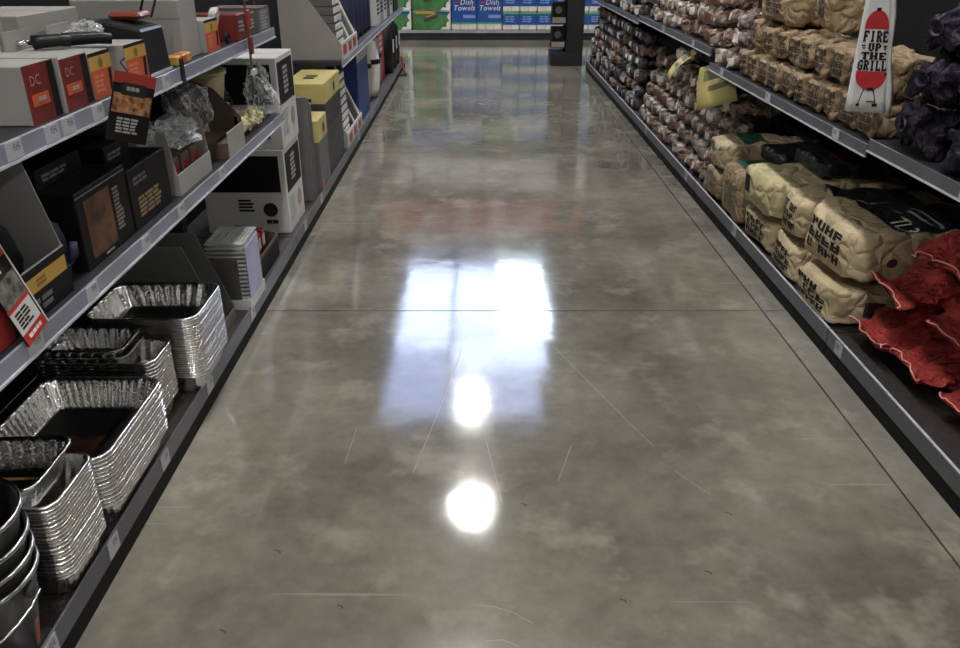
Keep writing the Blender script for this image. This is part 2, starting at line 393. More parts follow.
for (x0, x1, y0, y1, m) in panes: obj('skylight_sheet', MB().box(x0, x1, y0, y1, ZR + .03, ZR + .04), m, sk)
fr = MB(); fr.box(-2.2, 2.1, 24.2, 24.25, ZR, ZR+.08); fr.box(-2.2, 2.1, 14.95, 15, ZR, ZR+.08); fr.box(-2.2, -2.15, 15, 24.2, ZR, ZR+.08); fr.box(2.05, 2.1, 15, 24.2, ZR, ZR+.08)
fr.box(-.72, -.62, 15, 24.2, ZR, ZR + .08)
fr.box(1.45, 2.05, 15, 17.05, ZR, ZR + .08); fr.box(1.75, 2.05, 17.05, 19.05, ZR, ZR + .08); fr.box(.5, .58, 19.05, 24.2, ZR, ZR + .08); fr.box(-.62, 2.05, 17.0, 17.1, ZR, ZR + .08); fr.box(-.62, 2.05, 19.0, 19.1, ZR, ZR + .08); fr.box(-2.15, -.72, 18.2, 18.3, ZR, ZR + .08)
obj('skylight_frame', fr, DARKSTEEL, sk)
for nm, b, lb in (('wall_left', (-16.1, -16, -8, 34, 0, ZR), 'grey sheet wall left of the shop'), ('wall_right', (16, 16.1, -8, 34, 0, ZR), 'grey sheet wall right of the shop'),
              ('wall_front', (-16, 16, -8.1, -8, 0, ZR), 'grey sheet wall behind the viewer'), ('wall_back', (-16, 16, 34, 34.1, 0, ZR), 'grey sheet wall at the far end of the shop')):
    tag(obj(nm, MB().box(*b), WALLM), lb, 'wall', kind='structure')

# high bay lamps over this aisle and its neighbours
def highbay(x, y, lab, z=6.5):
    t = thing('high_bay_lamp', lab, 'lamp', (x, y, z), 0, 'high bay lamps under the roof')
    obj('reflector', MB().lathe([(.06, .34), (.10, .30), (.26, .02), (.265, .0), (.25, .02), (.09, .28)], 20), M_('lamp_alu', (.6, .6, .6), .35, .8), t, True)
    obj('diffuser', MB().lathe([(.001, -.02), (.12, -.015), (.235, .012), (.235, .02), (.001, .02)], 20), LAMPM, t, True)
    obj('ballast_box', MB().box(-.09, .09, -.09, .09, .34, .56), DARKSTEEL, t, bevel=.01)
    obj('hanging_rod', MB().tube([(0, 0, .56), (0, 0, ZR - z)], .012), DARKSTEEL, t)
for x in (-7.0, -.1, 6.9):
    for k, y in enumerate((-6.6, -3.3, .1, 3.35, 6.6, 10.1, 13.2)): highbay(x, y, 'round high bay lamp hanging over the %s, %s from the front wall' % ('left neighbouring aisle' if x < -1 else 'right neighbouring aisle' if x > 1 else 'middle aisle', ORD[k]))

# ------------------------------------------------------------------ shelving bays
XL, XR = -.942, 1.385
DZ = .105      # base deck height
def bay(name, label, side, y0, y1, shelves, depth=.62, top=2.6, ticks=(), base_ticks=(), stripm=None, base_low=True, group=None):
    """side -1: the left run (faces +x); side +1: the right run (faces -x). shelves: list of strip-top heights"""
    X = XL if side < 0 else XR; s = side
    t = thing(name, label, 'shelving', (X + s * depth / 2, (y0 + y1) / 2, 0), 0, group)
    cx, cy = t.location.x, t.location.y
    def bx(x0, x1, a, b, z0, z1): return MB().box(min(x0, x1) - cx, max(x0, x1) - cx, a - cy, b - cy, z0, z1)
    obj('kick_plate', bx(X + s * .003, X + s * .02, y0 + .003, y1 - .003, 0, .0545), BACK, t)
    obj('base_deck', bx(X + s * .006, X + s * depth, y0 + .003, y1 - .003, .085, DZ), DECK, t, bevel=.002)
    bs = obj('base_strip', bx(X, X + s * .006, y0 + .003, y1 - .003, .055, DZ + .012), STRIPD if side < 0 else LIPSTEEL, t, bevel=.0015)
    if side > 0: obj('strip_edge', bx(X - .001, X + .008, y0 + .003, y1 - .003, DZ + .0125, DZ + .016), RAIL, bs)
    for ty in base_ticks: obj('price_ticket', bx(X - s * .0025, X, ty - .03, ty + .03, .062, .112), TICKET, bs)
    obj('back_panel', bx(X + s * depth, X + s * (depth + .02), y0, y1, DZ, top), BACK, t)
    for yy in (y0 + .002, y1 - .032): obj('upright', bx(X + s * (depth - .05), X + s * (depth - .001), yy, yy + .03, DZ, top), DARKSTEEL, t)
    for k, (z, tk) in enumerate(zip(shelves, ticks or [()] * len(shelves))):
        sh = obj('shelf', bx(X + s * .008, X + s * (depth - .052), y0 + .003, y1 - .003, z - .03, z), DARKSTEEL, t, bevel=.002)
        obj('ticket_strip', bx(X, X + s * .007, y0 + .003, y1 - .003, z - .036, z + .004), stripm or STRIP, sh, bevel=.001)
        obj('strip_edge', bx(X - s * .004, X + s * .006, y0 + .003, y1 - .003, z - .042, z - .0365), RAIL, sh)
        for ty in tk: obj('price_ticket', bx(X - s * .0025, X, ty - .03, ty + .03, z - .034, z + .002), TICKET, sh)
        for yy in (y0 + .006, y1 - .016):
            mb = MB().prism([(.03, -.031), (depth - .055, -.031), (depth - .055, -.11), (.2, -.045)], lambda a, b, d: (X + s * a - cx, yy + d - cy, z + b), .01)
            obj('bracket', mb, DARKSTEEL, sh)
    return t
L1, L2 = 1.131, .741
bay('shelving_bay', 'charcoal shelving bay at left with foil trays on its base', -1, .5, 3.95, [L1, L2], ticks=[(1.62, 1.78, 1.86, 2.02, 2.5), (1.32, 1.52, 1.80, 2.15, 2.45, 2.9)], base_ticks=(1.28, 1.62, 2.0, 2.45, 3.05))
bay('shelving_bay', 'bay without upper shelves at left holding stacked white cartons', -1, 3.953, 5.83, [], base_ticks=(4.2, 4.7))
bay('shelving_bay', 'far left shelving bay with blue board and white slotted stand', -1, 5.833, 8.3, [.735], ticks=[(6.1, 6.9, 7.5)], base_ticks=(6.4, 7.3))
bay('shelving_bay', 'farthest left shelving bay with black and red goods', -1, 8.303, 10.95, [.735], ticks=[(8.9, 9.5)])
bay('shelving_bay', 'right shelving bay with red net bags on its base', 1, .5, 2.83, [.865], stripm=LIPSTEEL, ticks=[(2.2,)], base_ticks=(2.72,), depth=.85)
bay('shelving_bay', 'right shelving bay with kraft charcoal bags on both levels', 1, 2.833, 4.97, [.842], stripm=LIPSTEEL, ticks=[(3.1, 3.9, 4.7)], base_ticks=(4.1,), depth=.85)
bay('shelving_bay', 'right shelving bay heaped with pinkish wood chip bags', 1, 4.973, 7.3, [.92], stripm=LIPSTEEL, ticks=[(5.4, 6.3)], base_ticks=(5.2, 6.6), depth=.85)
bay('shelving_bay', 'farthest right shelving bay with dark and white bags', 1, 7.303, 10.6, [.89], stripm=LIPSTEEL, depth=.85)


# ------------------------------------------------------------------ foil trays
def tray_mesh(name, a, b, d, inset, rc, ribs, amp=.0022, rim=.009):
    """a, b half sizes at the rim; d depth; open foil tray with fluted walls and a rolled rim, base at z=0"""
    n = ribs * 4; mb = MB()
    def ring(ha, hb, r, z, fl=0, shift=0):
        P = 2 * (2*ha - 2*r + 2*hb - 2*r) + 2 * math.pi * r; out = []
        segs = [(2*(ha-r), 'l'), (math.pi*r/2, 'c'), (2*(hb-r), 'l'), (math.pi*r/2, 'c')] * 2
        for k in range(n):
            q = (k + .5) / n * P; x = y = nx = ny = 0
            ang = 0; cur = 0
            corners = [(ha-r, -hb+r), (ha-r, hb-r), (-ha+r, hb-r), (-ha+r, -hb+r)]
            starts = [(-ha+r, -hb), (ha, -hb+r), (ha-r, hb), (-ha, hb-r)]; dirs = [(1,0),(0,1),(-1,0),(0,-1)]; nor = [(0,-1),(1,0),(0,1),(-1,0)]
            i = 0
            for i, (L, ty) in enumerate(segs):
                if q <= L or i == 7: break
                q -= L
            e = i // 2
            if segs[i][1] == 'l':
                x = starts[e][0] + dirs[e][0]*q; y = starts[e][1] + dirs[e][1]*q; nx, ny = nor[e]
            else:
                t = math.atan2(nor[e][1], nor[e][0]) + q / r
                cx, cy = corners[e]; nx, ny = math.cos(t), math.sin(t); x, y = cx + r*nx, cy + r*ny
            o = fl * (1 if k % 4 in (0, 1) else -1)
            out.append((x + nx*o, y + ny*o, z))
        return out
    rings = [ring(a-inset-.012, b-inset-.012, rc*.6, .001), ring(a-inset, b-inset, rc*.75, .0, 0), ring(a-inset+.002, b-inset+.002, rc*.8, .006, amp*.6)]
    for f in (.3, .6, .9): rings.append(ring(a-inset*(1-f), b-inset*(1-f), rc*(.8+.2*f), d*f, amp))
    rings += [ring(a, b, rc, d, 0), ring(a+rim, b+rim, rc+rim*.6, d+.001), ring(a+rim+.001, b+rim+.001, rc+rim*.6, d-.004), ring(a+rim*.4, b+rim*.4, rc, d-.0035)]
    vs = [p for r in rings for p in r]; fs = [tuple(range(n-1, -1, -1))]
    for i in range(len(rings)-1):
        for k in range(n): fs.append((i*n+k, i*n+(k+1) % n, (i+1)*n+(k+1) % n, (i+1)*n+k))
    mb.add(vs, fs); me = mb.mesh(name, FOIL, True); return me
def tray_stack(me, cx, cy, z0, n, pitch, lab_top, lab_mid, group, card=None, jit=.0015, rz=0, lab_bottom=None, top0=0):
    for k in range(n):
        rr = R.uniform(-.006, .006) + rz
        o = link('foil_tray', me, None, (cx + R.uniform(-jit, jit), cy + R.uniform(-jit, jit), z0 + k*pitch + .0006), (0, 0, rr))
        lab = lab_top if k == n-1 else (lab_bottom if (k == 0 and lab_bottom) else lab_mid % ORD[n-1-k + top0])
        tag(o, lab, 'foil tray', group)
    return o
TA = tray_mesh('loaf_tray', .165, .10, .075, .022, .035, 34)
TB = tray_mesh('roasting_tray', .165, .2, .085, .03, .045, 60, .0018)
TC = tray_mesh('narrow_tray', .17, .078, .07, .018, .03, 26, .003)
TD = tray_mesh('deep_tray', .178, .147, .08, .028, .045, 30, .003)
ztop = DZ
tray_stack(TA, -1.10, 1.505, DZ, 20, .0105, 'second foil loaf tray from the top of the stack beside the buckets', 'small foil loaf tray beside the buckets, %s from the top of its stack', 'nested foil loaf trays by the buckets', top0=1, lab_bottom='lowest foil loaf tray standing on the deck beside the buckets')
o = tag(link('foil_tray', TA, None, (-1.135, 1.51, DZ + .24), (0, -.03, .01)), 'top foil loaf tray holding a dark card, set askew beside the buckets', 'foil tray', 'nested foil loaf trays by the buckets')
tray_stack(TB, -1.095, 1.848, DZ, 14, .0115, 'large foil roasting tray on top of its stack with dark card inside', 'large foil roasting tray in the wide front stack, %s from the top', 'nested large roasting trays', lab_bottom='lowest large foil roasting tray of the wide front stack')
tray_stack(TC, -1.155, 2.207, DZ, 16, .0115, 'upper narrow foil tray of the dim stack behind roasting trays', 'narrow foil tray in the dim stack behind roasting trays, %s from the top', 'nested narrow foil trays', top0=2, lab_bottom='lowest narrow foil tray of the dim stack behind roasting trays')
tag(link('foil_tray', TC, None, (-1.235, 2.207, DZ + .19), (0, 0, .02)), 'topmost narrow foil tray pushed back into the shade under the shelf', 'foil tray', 'nested narrow foil trays')
tag(link('foil_tray', TC, None, (-1.245, 2.21, DZ + .215), (0, 0, -.01)), 'dark narrow foil tray resting on top of the pushed back one', 'foil tray', 'nested narrow foil trays')
tray_stack(TD, -1.095, 2.485, DZ, 26, .0085, 'deep fluted foil tray on top of the tall bright stack', 'deep foil tray in the tall bright stack, %s from the top', 'nested deep foil trays', lab_bottom='lowest deep foil tray of the tall bright stack')
# printed cards lying in the trays
def insert_card(label, loc, sx, sy, rz=0, band=None, tilt=0):
    t = thing('insert_card', label, 'card', loc, (0, tilt, rz)); s = (sx, sy, .0015)
    obj('card_sheet', MB().box(-sx/2, sx/2, -sy/2, sy/2, 0, .0015), BLACKCARD, t)
    if band: decal(t, 'gold_band', '+z', s, (.03, .97, .70, .78), GOLD, .0006)
    decal(t, 'food_picture', '+z', s, (.2, .8, .12, .55), M_('dark_food_print', (.012, .007, .005), .3, col2=(.06, .028, .015), vscale=24), .0006)
    return t
insert_card('dark printed card lying in the large roasting tray', (-1.095, 1.848, DZ + 13*.0115 + .006), .25, .31)
insert_card('black card with gold band in the top loaf tray', (-1.14, 1.51, DZ + .248), .24, .125, 0, True, -.03)
insert_card('brown printed card in the deep tray of the tall stack', (-1.10, 2.485, DZ + 25*.0085 + .006), .25, .2)

# ------------------------------------------------------------------ buckets
BK = MB().lathe([(.001, .0), (.098, .0), (.10, .004), (.137, .245), (.142, .248), (.144, .254), (.141, .259), (.136, .256), (.134, .245), (.096, .008), (.001, .006)], 40).mesh('bucket_shell', BUCKETM, True)
RIM = MB().lathe([(.1385, .250), (.1425, .2465), (.146, .253), (.1425, .2605), (.1385, .257)], 40).mesh('bucket_rim', CHROME, True)
for k, (dz, lb) in enumerate(((0, 'lowest dark metal bucket of the nested stack standing on the deck'), (.04, 'third dark metal bucket from the top of the nested stack'), (.085, 'second dark metal bucket from the top of the nested stack'), (.145, 'topmost dark metal bucket with open black mouth'))):
    t = thing('bucket', lb, 'bucket', (-1.05, 1.25, DZ + dz), .3*k, 'nested buckets')
    link('shell', BK, t).scale = (.96, .96, .88); link('rim', RIM, t, (0, 0, .253*-.12)).scale = (.96, .96, 1)
    if k == 0:
        for sg in (-1, 1): obj('ear', MB().lathe([(.001, .01), (.016, .008), (.018, 0), (.016, -.004), (.001, -.004)], 12), BUCKETM, t, True, loc=(sg*.130, 0, .19), rot=(0, sg*math.pi/2, 0))
        obj('handle', MB().tube([(.15*math.cos(a), -.03*math.sin(a) - .0, .225 - .07*math.sin(a)) if False else (.150*math.cos(a), -.160*math.sin(a), (.19 - .06*math.sin(a))) for a in [math.pi*i/14 for i in range(15)]], .003), CHROME, t, True)
obj('red_sticker', MB().prism([(-.05, .03), (.05, .03), (.05, .10), (-.05, .10)], lambda a, b, d: ((.1025 + b*.16 + d)*math.cos(a*1.2 + .05), (.1025 + b*.16 + d)*math.sin(a*1.2 + .05), b), .001), REDCARD, bpy.data.objects['bucket'])

# ------------------------------------------------------------------ left base, behind the trays
t = open_box('display_tray', 'tall grey card display tray behind the tall foil stack', 'display box', (-1.20, 2.90, DZ), (.42, .16, .36), GREYCARD2, front=.12, side=[(0, 0), (1, 0), (1, .14), (.72, 1), (0, 1)])
t2 = open_box('display_tray', 'low dark grey card tray set before the tall display tray', 'display box', (-1.30, 2.73, DZ), (.34, .16, .24), GREYCARD2, front=.6, side=[(0, 0), (1, 0), (1, .6), (.8, 1), (0, 1)])
# slotted grill liners: stack of thin foil sheets with slots
GL = MB()
for a in range(9): GL.box(-.075 + a*.0187 - .005, -.075 + a*.0187 + .005, -.09, .09, .002, .006)
GL.box(-.1, .1, -.13, -.09, 0, .006); GL.box(-.1, .1, .09, .13, 0, .006); GL.box(-.1, -.088, -.09, .09, 0, .008); GL.box(.088, .1, -.09, .09, 0, .008)
GL.v = [(x*.78, y*.85, z) for x, y, z in GL.v]
GLM = GL.mesh('slotted_sheet', M_('pale_foil', (.75, .75, .74), .35, .6))
for k in range(14):
    tag(link('grill_tray', GLM, None, (-1.025, 3.16, DZ + .05 + k*.0178), (0, 0, R.uniform(-.01, .01))), 'topmost pale slotted grill tray in the white box' if k == 13 else 'slotted foil grill tray in the white box, %s from the top' % ORD[13 - k], 'grill tray', 'slotted grill trays in the white box')
t = thing('sleeve_box', 'white box holding the slotted foil grill trays', 'box', (-1.025, 3.16, DZ), 0)
obj('base', MB().box(-.085, .085, -.118, .118, .0, .045), WHITECARD, t); obj('printed_side', MB().box(.081, .085, -.10, .09, .046, .27), M_('lavender_card', (.42, .42, .62), .5), t)
obj('foil_window', MB().box(-.078, .05, -.118, -.113, .046, .22), FOIL, t)
t = open_box('counter_box', 'small black and brown open box beside the white carton', 'box', (-1.07, 3.52, DZ), (.2, .36, .15), BROWNCARD, front=.75, side=[(0, 0), (1, 0), (1, .75), (0, 1)])
decal(t, 'black_print', '+x', (.2, .36, .15*.75), (.02, .98, .05, .85), BLACKCARD)
for k in range(4):
    b = carton('spice_packet', 'small red packet in the brown open box, %s from the camera' % ORD[k], 'packet', (-1.07, 3.40 + k*.075, DZ + .006), (.10, .05, .15), REDCARD, group='red packets in the brown box')
    decal(b, 'white_label', '+x', (.10, .05, .15), (.1, .9, .5, .85), WHITECARD)
# white cartons with oven artwork
def oven_carton(z, label, dy=0, dx=0):
    s = (.43, .38, .44); c = carton('appliance_carton', label, 'carton', (-1.195 + dx, 4.205 + dy, z), s, WHITECARD, 0)
    decal(c, 'black_panel', '-y', s, (.05, .93, .50, .93), BLACKCARD)
    lines_decal(c, 'vent_print', '-y', s, (.40, .64, .26, .42), 4, BLACKINK, 3, words=1)
    disc_decal(c, 'knob_print', '-y', s, .78, .29, .038, BLACKINK); lines_decal(c, 'badge_print', '-y', s, (.72, .88, .10, .18), 1, BLACKINK, 5, words=2)
    decal(c, 'black_panel', '+x', s, (.06, .94, .48, .94), BLACKCARD)
    lines_decal(c, 'white_artwork', '+x', s, (.35, .68, .56, .88), 6, M_('grey_ink', (.35, .35, .35), .5), 9, words=2)
    lines_decal(c, 'specification_print', '+x', s, (.12, .46, .12, .42), 9, M_('grey_ink', (.35, .35, .35), .5), 2, words=2)
    disc_decal(c, 'red_emblem', '+x', s, .72, .28, .045, M_('pale_red_ink', (.40, .27, .25), .5))
    decal(c, 'lid_seam', '+z', s, (0.002, .998, .49, .51), M_('brown_tape', (.35, .30, .22), .4), .0006)
    return c
oven_carton(DZ, 'lower white carton with black panel and knob print')
oven_carton(DZ + .442, 'upper white carton with black panel, stacked on its twin', .01, .005)
# yellow topped boxes on dark boxes
def yellow_box(loc, s, label, dark=.0):
    c = carton('yellow_box', label, 'box', loc, s, YELLOW)
    lines_decal(c, 'black_print', '+z', s, (.35, .8, .3, .6), 2, BLACKINK, 4, words=1); disc_decal(c, 'round_print', '+x', s, .6, .45, .03, KPRINT)
    lines_decal(c, 'side_print', '-y', s, (.5, .8, .05, .3), 1, BLACKINK, 1, words=1)
    return c
c = carton('storage_carton', 'dark carton under the yellow topped box', 'carton', (-1.09, 5.46, DZ), (.26, .62, .30), M_('dark_grey_brown', (.05, .048, .045), .6))
lines_decal(c, 'grey_print', '-y', (.26, .62, .30), (.2, .8, .3, .8), 4, GREYCARD2, 8)
c = carton('storage_carton', 'black carton between the dark carton and the yellow box', 'carton', (-1.09, 5.46, DZ + .302), (.26, .62, .155), M_('charcoal_card', (.03, .03, .03), .6))
decal(c, 'yellow_label', '-y', (.26, .62, .155), (.3, .97, .05, .62), YELLOW)
yellow_box((-1.09, 5.46, DZ + .459), (.26, .62, .125), 'yellow topped box on black cartons at mid aisle')
yellow_box((-1.03, 4.93, DZ + .30), (.17, .3, .13), 'small yellow box half hidden beside the white cartons')
c = carton('storage_carton', 'narrow dark carton under the small yellow box', 'carton', (-1.03, 4.93, DZ), (.17, .3, .298), GREYCARD2)
decal(c, 'red_mark', '+x', (.17, .3, .298), (.02, .2, .02, .25), REDCARD)
for k in range(3):
    tag(obj('board', MB().box(-.12, .12, -.009, .009, 0, .6 - .03*k), GREYCARD2, None, bevel=.002, loc=(-1.08, 4.60 + .05*k, DZ), rot=(0, 0, .02*k)), ('dark grey board leaning nearest the white cartons', 'middle dark grey board beside the white cartons', 'shortest dark grey board next to the small yellow box')[k], 'board')

# slotted display stands, one on the shelf and one under it
def gable_stand(loc, label, s=(.42, .82, .52)):
    t = thing('slotted_stand', label, 'display stand', loc); sx, sy, sz = s
    for yy in (-sy/2, sy/2 - .008):
        obj('side_panel', MB().prism([(-sx/2, 0), (sx/2, 0), (sx/2, .2*sz), (-sx*.2, sz), (-sx*.45, sz), (-sx/2, .8*sz)], lambda a, b, d: (a, yy + d, b), .008), GREYCARD, t)
    obj('label_front', MB().box(sx/2 - .008, sx/2, -sy/2 + .009, sy/2 - .009, 0, .11), WHITECARD, t)
    for k in range(3): decal(t, 'red_label', '+x', s, (.1 + .3*k, .3 + .3*k, .04, .17), REDCARD)
    obj('base', MB().box(-sx/2, sx/2 - .009, -sy/2 + .009, sy/2 - .009, 0, .012), GREYCARD2, t)
    for k in range(9):
        z = .02 + k*.055; x1 = sx/2 - .03 - k*.003
        obj('pack', MB().box(-sx*.3, x1, -sy/2 + .03, -sy/2 + .34, z, z + .05), GREYCARD2, t)
        obj('pack_edge', MB().box(x1, x1 + .008, -sy/2 + .03, -sy/2 + .30, z + .01, z + .045), WHITEPL, t)
    for k in range(2): obj('strut', MB().tube([(sx/2 - .015, -sy/2 + .46 + .3*k, .1), (sx*.05, -sy/2 + .46 + .3*k, .48)], .011, 6), WHITEPL, t)
    return t
gable_stand((-1.165, 6.33, .735), 'white slotted stand with sloping card sides on the shelf')
gable_stand((-1.165, 6.33, DZ), 'white slotted stand under the shelf beside the blue board', (.42, .82, .50))

# boards, bags and umbrellas further down
c = carton('blue_carton', 'tall deep blue carton standing on the base deck', 'carton', (-1.13, 7.13, DZ), (.3, .68, .56), BLUEB)
decal(c, 'grey_top_band', '+x', (.3, .68, .56), (0, 1, .86, .99), GREYCARD)
def umbrella(loc, label, m, h, r=.05):
    t = thing('folded_umbrella', label, 'umbrella', loc)
    obj('sleeve', MB().lathe([(.001, 0), (r*.7, .005), (r, .08), (r*1.15, h*.6), (r*.8, h*.9), (.001, h*.92)], 14), m, t, True)
    obj('pole', MB().tube([(0, 0, h*.9), (0, 0, h)], .014), WHITEPL, t); obj('strap', MB().lathe([(r*1.17, h*.55), (r*1.2, h*.56), (r*1.2, h*.62), (r*1.17, h*.63)], 14), BLACKPLASTIC, t)
umbrella((-1.10, 7.62, DZ), 'beige sleeved folded umbrella next to the blue carton', BEIGE, .54, .07)
umbrella((-1.08, 7.84, DZ), 'second beige sleeved umbrella beside white tube', BEIGE, .56, .075)
umbrella((-1.06, 8.12, DZ), 'white sleeved folded umbrella with black strap', WHITEPL, .57, .10)
umbrella((-1.08, 8.62, DZ), 'grey white sleeved umbrella behind the white one', GREYCARD, .55, .08)
c = carton('red_carton', 'tall red carton near the far end of the aisle', 'carton', (-1.2, 9.2, DZ), (.3, .5, .56), REDPL)
lines_decal(c, 'white_print', '+x', (.3, .5, .58), (.2, .8, .5, .8), 3, WHITEINK, 3)
for k, (y, h, lb) in enumerate(((9.72, .56, 'black bag standing next to the red carton'), (10.12, .58, 'black bag second from the far left corner'), (10.5, .55, 'black bag at the far left corner of the aisle'))):
    t = thing('black_bag', lb, 'bag', (-1.13, y, DZ))
    obj('body', MB().lathe([(.001, 0), (.15, .0), (.165, .1), (.15, h*.8), (.07, h*.96), (.001, h)], 12), BLACKPLASTIC, t, True)
    obj('white_tag', MB().box(.158, .166, -.03, .05, .22, .36), WHITECARD, t)
t = thing('red_stand', 'red footed stand sticking out at the far left corner', 'stand', (-.905, 10.2, 0))
obj('foot', MB().tube([(-.05, -.05, .012), (.03, 0, .012), (.03, .06, .012)], .012), BLACKPLASTIC, t); obj('arm', MB().tube([(.03, .0, .012), (-.01, .05, .10), (-.02, .06, .22)], .011), REDPL, t)
# goods on the far left shelf
for k in range(5):
    y = 6.98 + k*.26
    t = thing('navy_bag', ('navy folded bag beside the slotted stand on the shelf', 'second navy bag from the slotted stand', 'third navy bag from the slotted stand', 'fourth navy bag from the slotted stand', 'navy bag farthest from the slotted stand')[k], 'bag', (-1.12, y, .735))
    obj('body', MB().lathe([(.001, 0), (.11, 0), (.12, .06), (.118, .42), (.06, .52), (.001, .53)], 12), NAVY, t, True); obj('handle', MB().tube([(-.05, 0, .52), (-.03, 0, .58), (.03, 0, .58), (.05, 0, .52)], .008), NAVY, t)
for k in range(5):
    c = carton('white_box', ('white box on the far left shelf nearest the navy bags', 'second white box from the navy bags', 'third white box from the navy bags', 'fourth white box from the navy bags', 'white box at the end of the far left shelf')[k], 'box', (-1.13, 8.5 + k*.33, .735), (.3, .3, .30 + .05*(k % 3)), (WHITECARD, GREYCARD, WHITECARD, GREYCARD2, WHITECARD)[k])
    lines_decal(c, 'dark_print', '+x', (.3, .3, .3), (.15, .85, .3, .8), 4, BLACKINK, k)
c = carton('black_case', 'black case at the far end of the left shelf', 'case', (-1.14, 10.4, .735), (.32, .5, .4), BLACKCARD)
lines_decal(c, 'pale_print', '+x', (.32, .5, .4), (.1, .9, .4, .8), 3, GREYCARD, 11)

# ------------------------------------------------------------------ left top shelf
def printed_box(loc, s, label, kind, rot=0):
    c = carton('printed_box', label, 'box', loc, s, GREYCARD, rot, bevel=.002)
    obj('back_flap', MB().box(-s[0]/2 + .004, -s[0]/2 + .008, -s[1]/2 + .004, s[1]/2 - .004, s[2], s[2] + .05), GREYCARD, c)
    if kind == 'red':
        decal(c, 'red_front', '+x', s, (.0, 1, 0, 1), DKREDCARD); decal(c, 'dark_side_print', '+x', s, (.78, .995, .02, .98), BLACKCARD, .0018)
        text_decal(c, 'lettering', '+x', s, .3, .74, s[2]*.25, 'DC', M_('pale_pink_ink', (.5, .2, .18), .5)); decal(c, 'orange_patch', '+x', s, (.12, .66, .3, .5), ORANGE, .0022)
        lines_decal(c, 'pale_print', '+x', s, (.3, .6, .34, .46), 1, GREYCARD, 3, .0034, 2)
    else:
        decal(c, 'orange_front', '+x', s, (.0, 1, 0, .62), ORANGE); decal(c, 'gold_band', '+x', s, (.0, 1, .62, .92), GOLD); decal(c, 'black_band', '+x', s, (.0, 1, .92, 1), BLACKCARD)
        disc_decal(c, 'emblem', '+x', s, .5, .76, .012, M_('brown_ink', (.25, .12, .03), .5)); lines_decal(c, 'pale_print', '+x', s, (.12, .6, .12, .52), 4, M_('pale_orange_ink', (.62, .22, .12), .5), 6, .002, 2)
        poly_decal(c, 'handle_print', '+x', s, [(.78, .12), (.9, .1), (.96, .6), (.8, .58)], BLACKCARD)
    return c
Z1 = L1 + .0005
printed_box((-1.075, 1.835, Z1), (.21, .135, .125), 'red printed box nearest the camera on the top shelf', 'red')
printed_box((-1.075, 2.00, Z1), (.21, .145, .118), 'second red printed box on the top shelf, beside the orange one', 'red')
printed_box((-1.075, 2.145, Z1), (.21, .125, .112), 'orange box with gold band behind the hanging steak card', 'orange')
printed_box((-1.075, 2.38, Z1), (.21, .15, .108), 'orange box with gold and black bands next to the black stand', 'orange')
# grey display cartons behind and left of them
for (x, y, s, lb, m) in ((-1.31, 1.95, (.22, .40, .185), 'grey card box behind the two red printed boxes', GREYCARD),
                     (-1.31, 2.40, (.22, .34, .19), 'grey card box behind the orange printed boxes', GREYCARD), (-1.32, 1.62, (.2, .22, .17), 'tall grey card box at the near back of the top shelf', GREYCARD),
                     (-1.17, 2.93, (.36, .17, .19), 'large grey card box in the middle of the top shelf', GREYCARD)):
    c = carton('card_box', lb, 'box', (x, y, Z1), s, m)
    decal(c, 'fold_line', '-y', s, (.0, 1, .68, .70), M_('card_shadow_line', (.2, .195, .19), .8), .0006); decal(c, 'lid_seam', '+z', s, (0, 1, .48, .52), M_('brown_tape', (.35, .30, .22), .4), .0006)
t = tag(obj('card_divider', MB().box(-.1, .1, -.004, .004, 0, .125), GREYCARD, None, loc=(-1.065, 1.9185, Z1)), 'upright white card divider between the two red boxes', 'divider')
# black handles lying over the boxes
def grill_tool(loc, rot, L, label):
    t = thing('grill_tool', label, 'tool', loc, rot)
    obj('grip', MB().tube([(0, 0, 0), (.02, 0, .002), (L*.7, 0, .004), (L, 0, 0)], .018, 8, .014), BLACKPLASTIC, t, True)
    obj('shaft', MB().tube([(-.05, 0, 0), (0, 0, 0)], .007), CHROME, t, True)
grill_tool((-1.09, 2.22, Z1 + .131), (0, .03, .6), .12, 'black handled grill tool lying on the orange box')
grill_tool((-1.14, 2.16, Z1 + .131), (0, .0, .4), .09, 'second black grill tool behind the first on the boxes')
# black stand product with red lid
t = thing('knife_block', 'black angular stand with red brown top on the top shelf', 'stand', (-1.06, 2.56, Z1))
obj('body', MB().prism([(-.09, 0), (.09, 0), (.075, .13), (-.02, .15), (-.09, .15)], lambda a, b, d: (a, b*.12 - .095 + d, b), .18), BLACKPLASTIC, t, bevel=.006)
obj('cap', MB().box(-.05, .05, .0, .1, .152, .172), M_('red_brown_gloss', (.22, .05, .03), .35), t, bevel=.01)
obj('wire_loop', MB().tube([(.04, .11, .15), (.06, .13, .21), (.02, .14, .22), (0, .13, .16)], .004), BLACKPLASTIC, t); obj('base_edge', MB().box(.0905, .094, -.095, .085, 0, .008), RAIL, t)
for k in range(3):
    t = tag(obj('lighter_pack', MB().box(-.02, .02, -.022, .022, 0, .03), GOLD if k != 1 else ORANGE, None, bevel=.004, loc=(-.985, 2.71 + k*.05, Z1)), ('small gold packet nearest the black stand', 'small orange packet between two gold packets', 'small gold packet beside the grey box')[k], 'packet')
s = (.2, .15, .11); c = printed_box((-1.07, 3.10, Z1), s, 'narrow red box with gold top beside white sleeve', 'orange')
t = thing('sheathed_tool', 'white sheathed tool with black wheel on the top shelf', 'tool', (-1.03, 3.29, Z1))
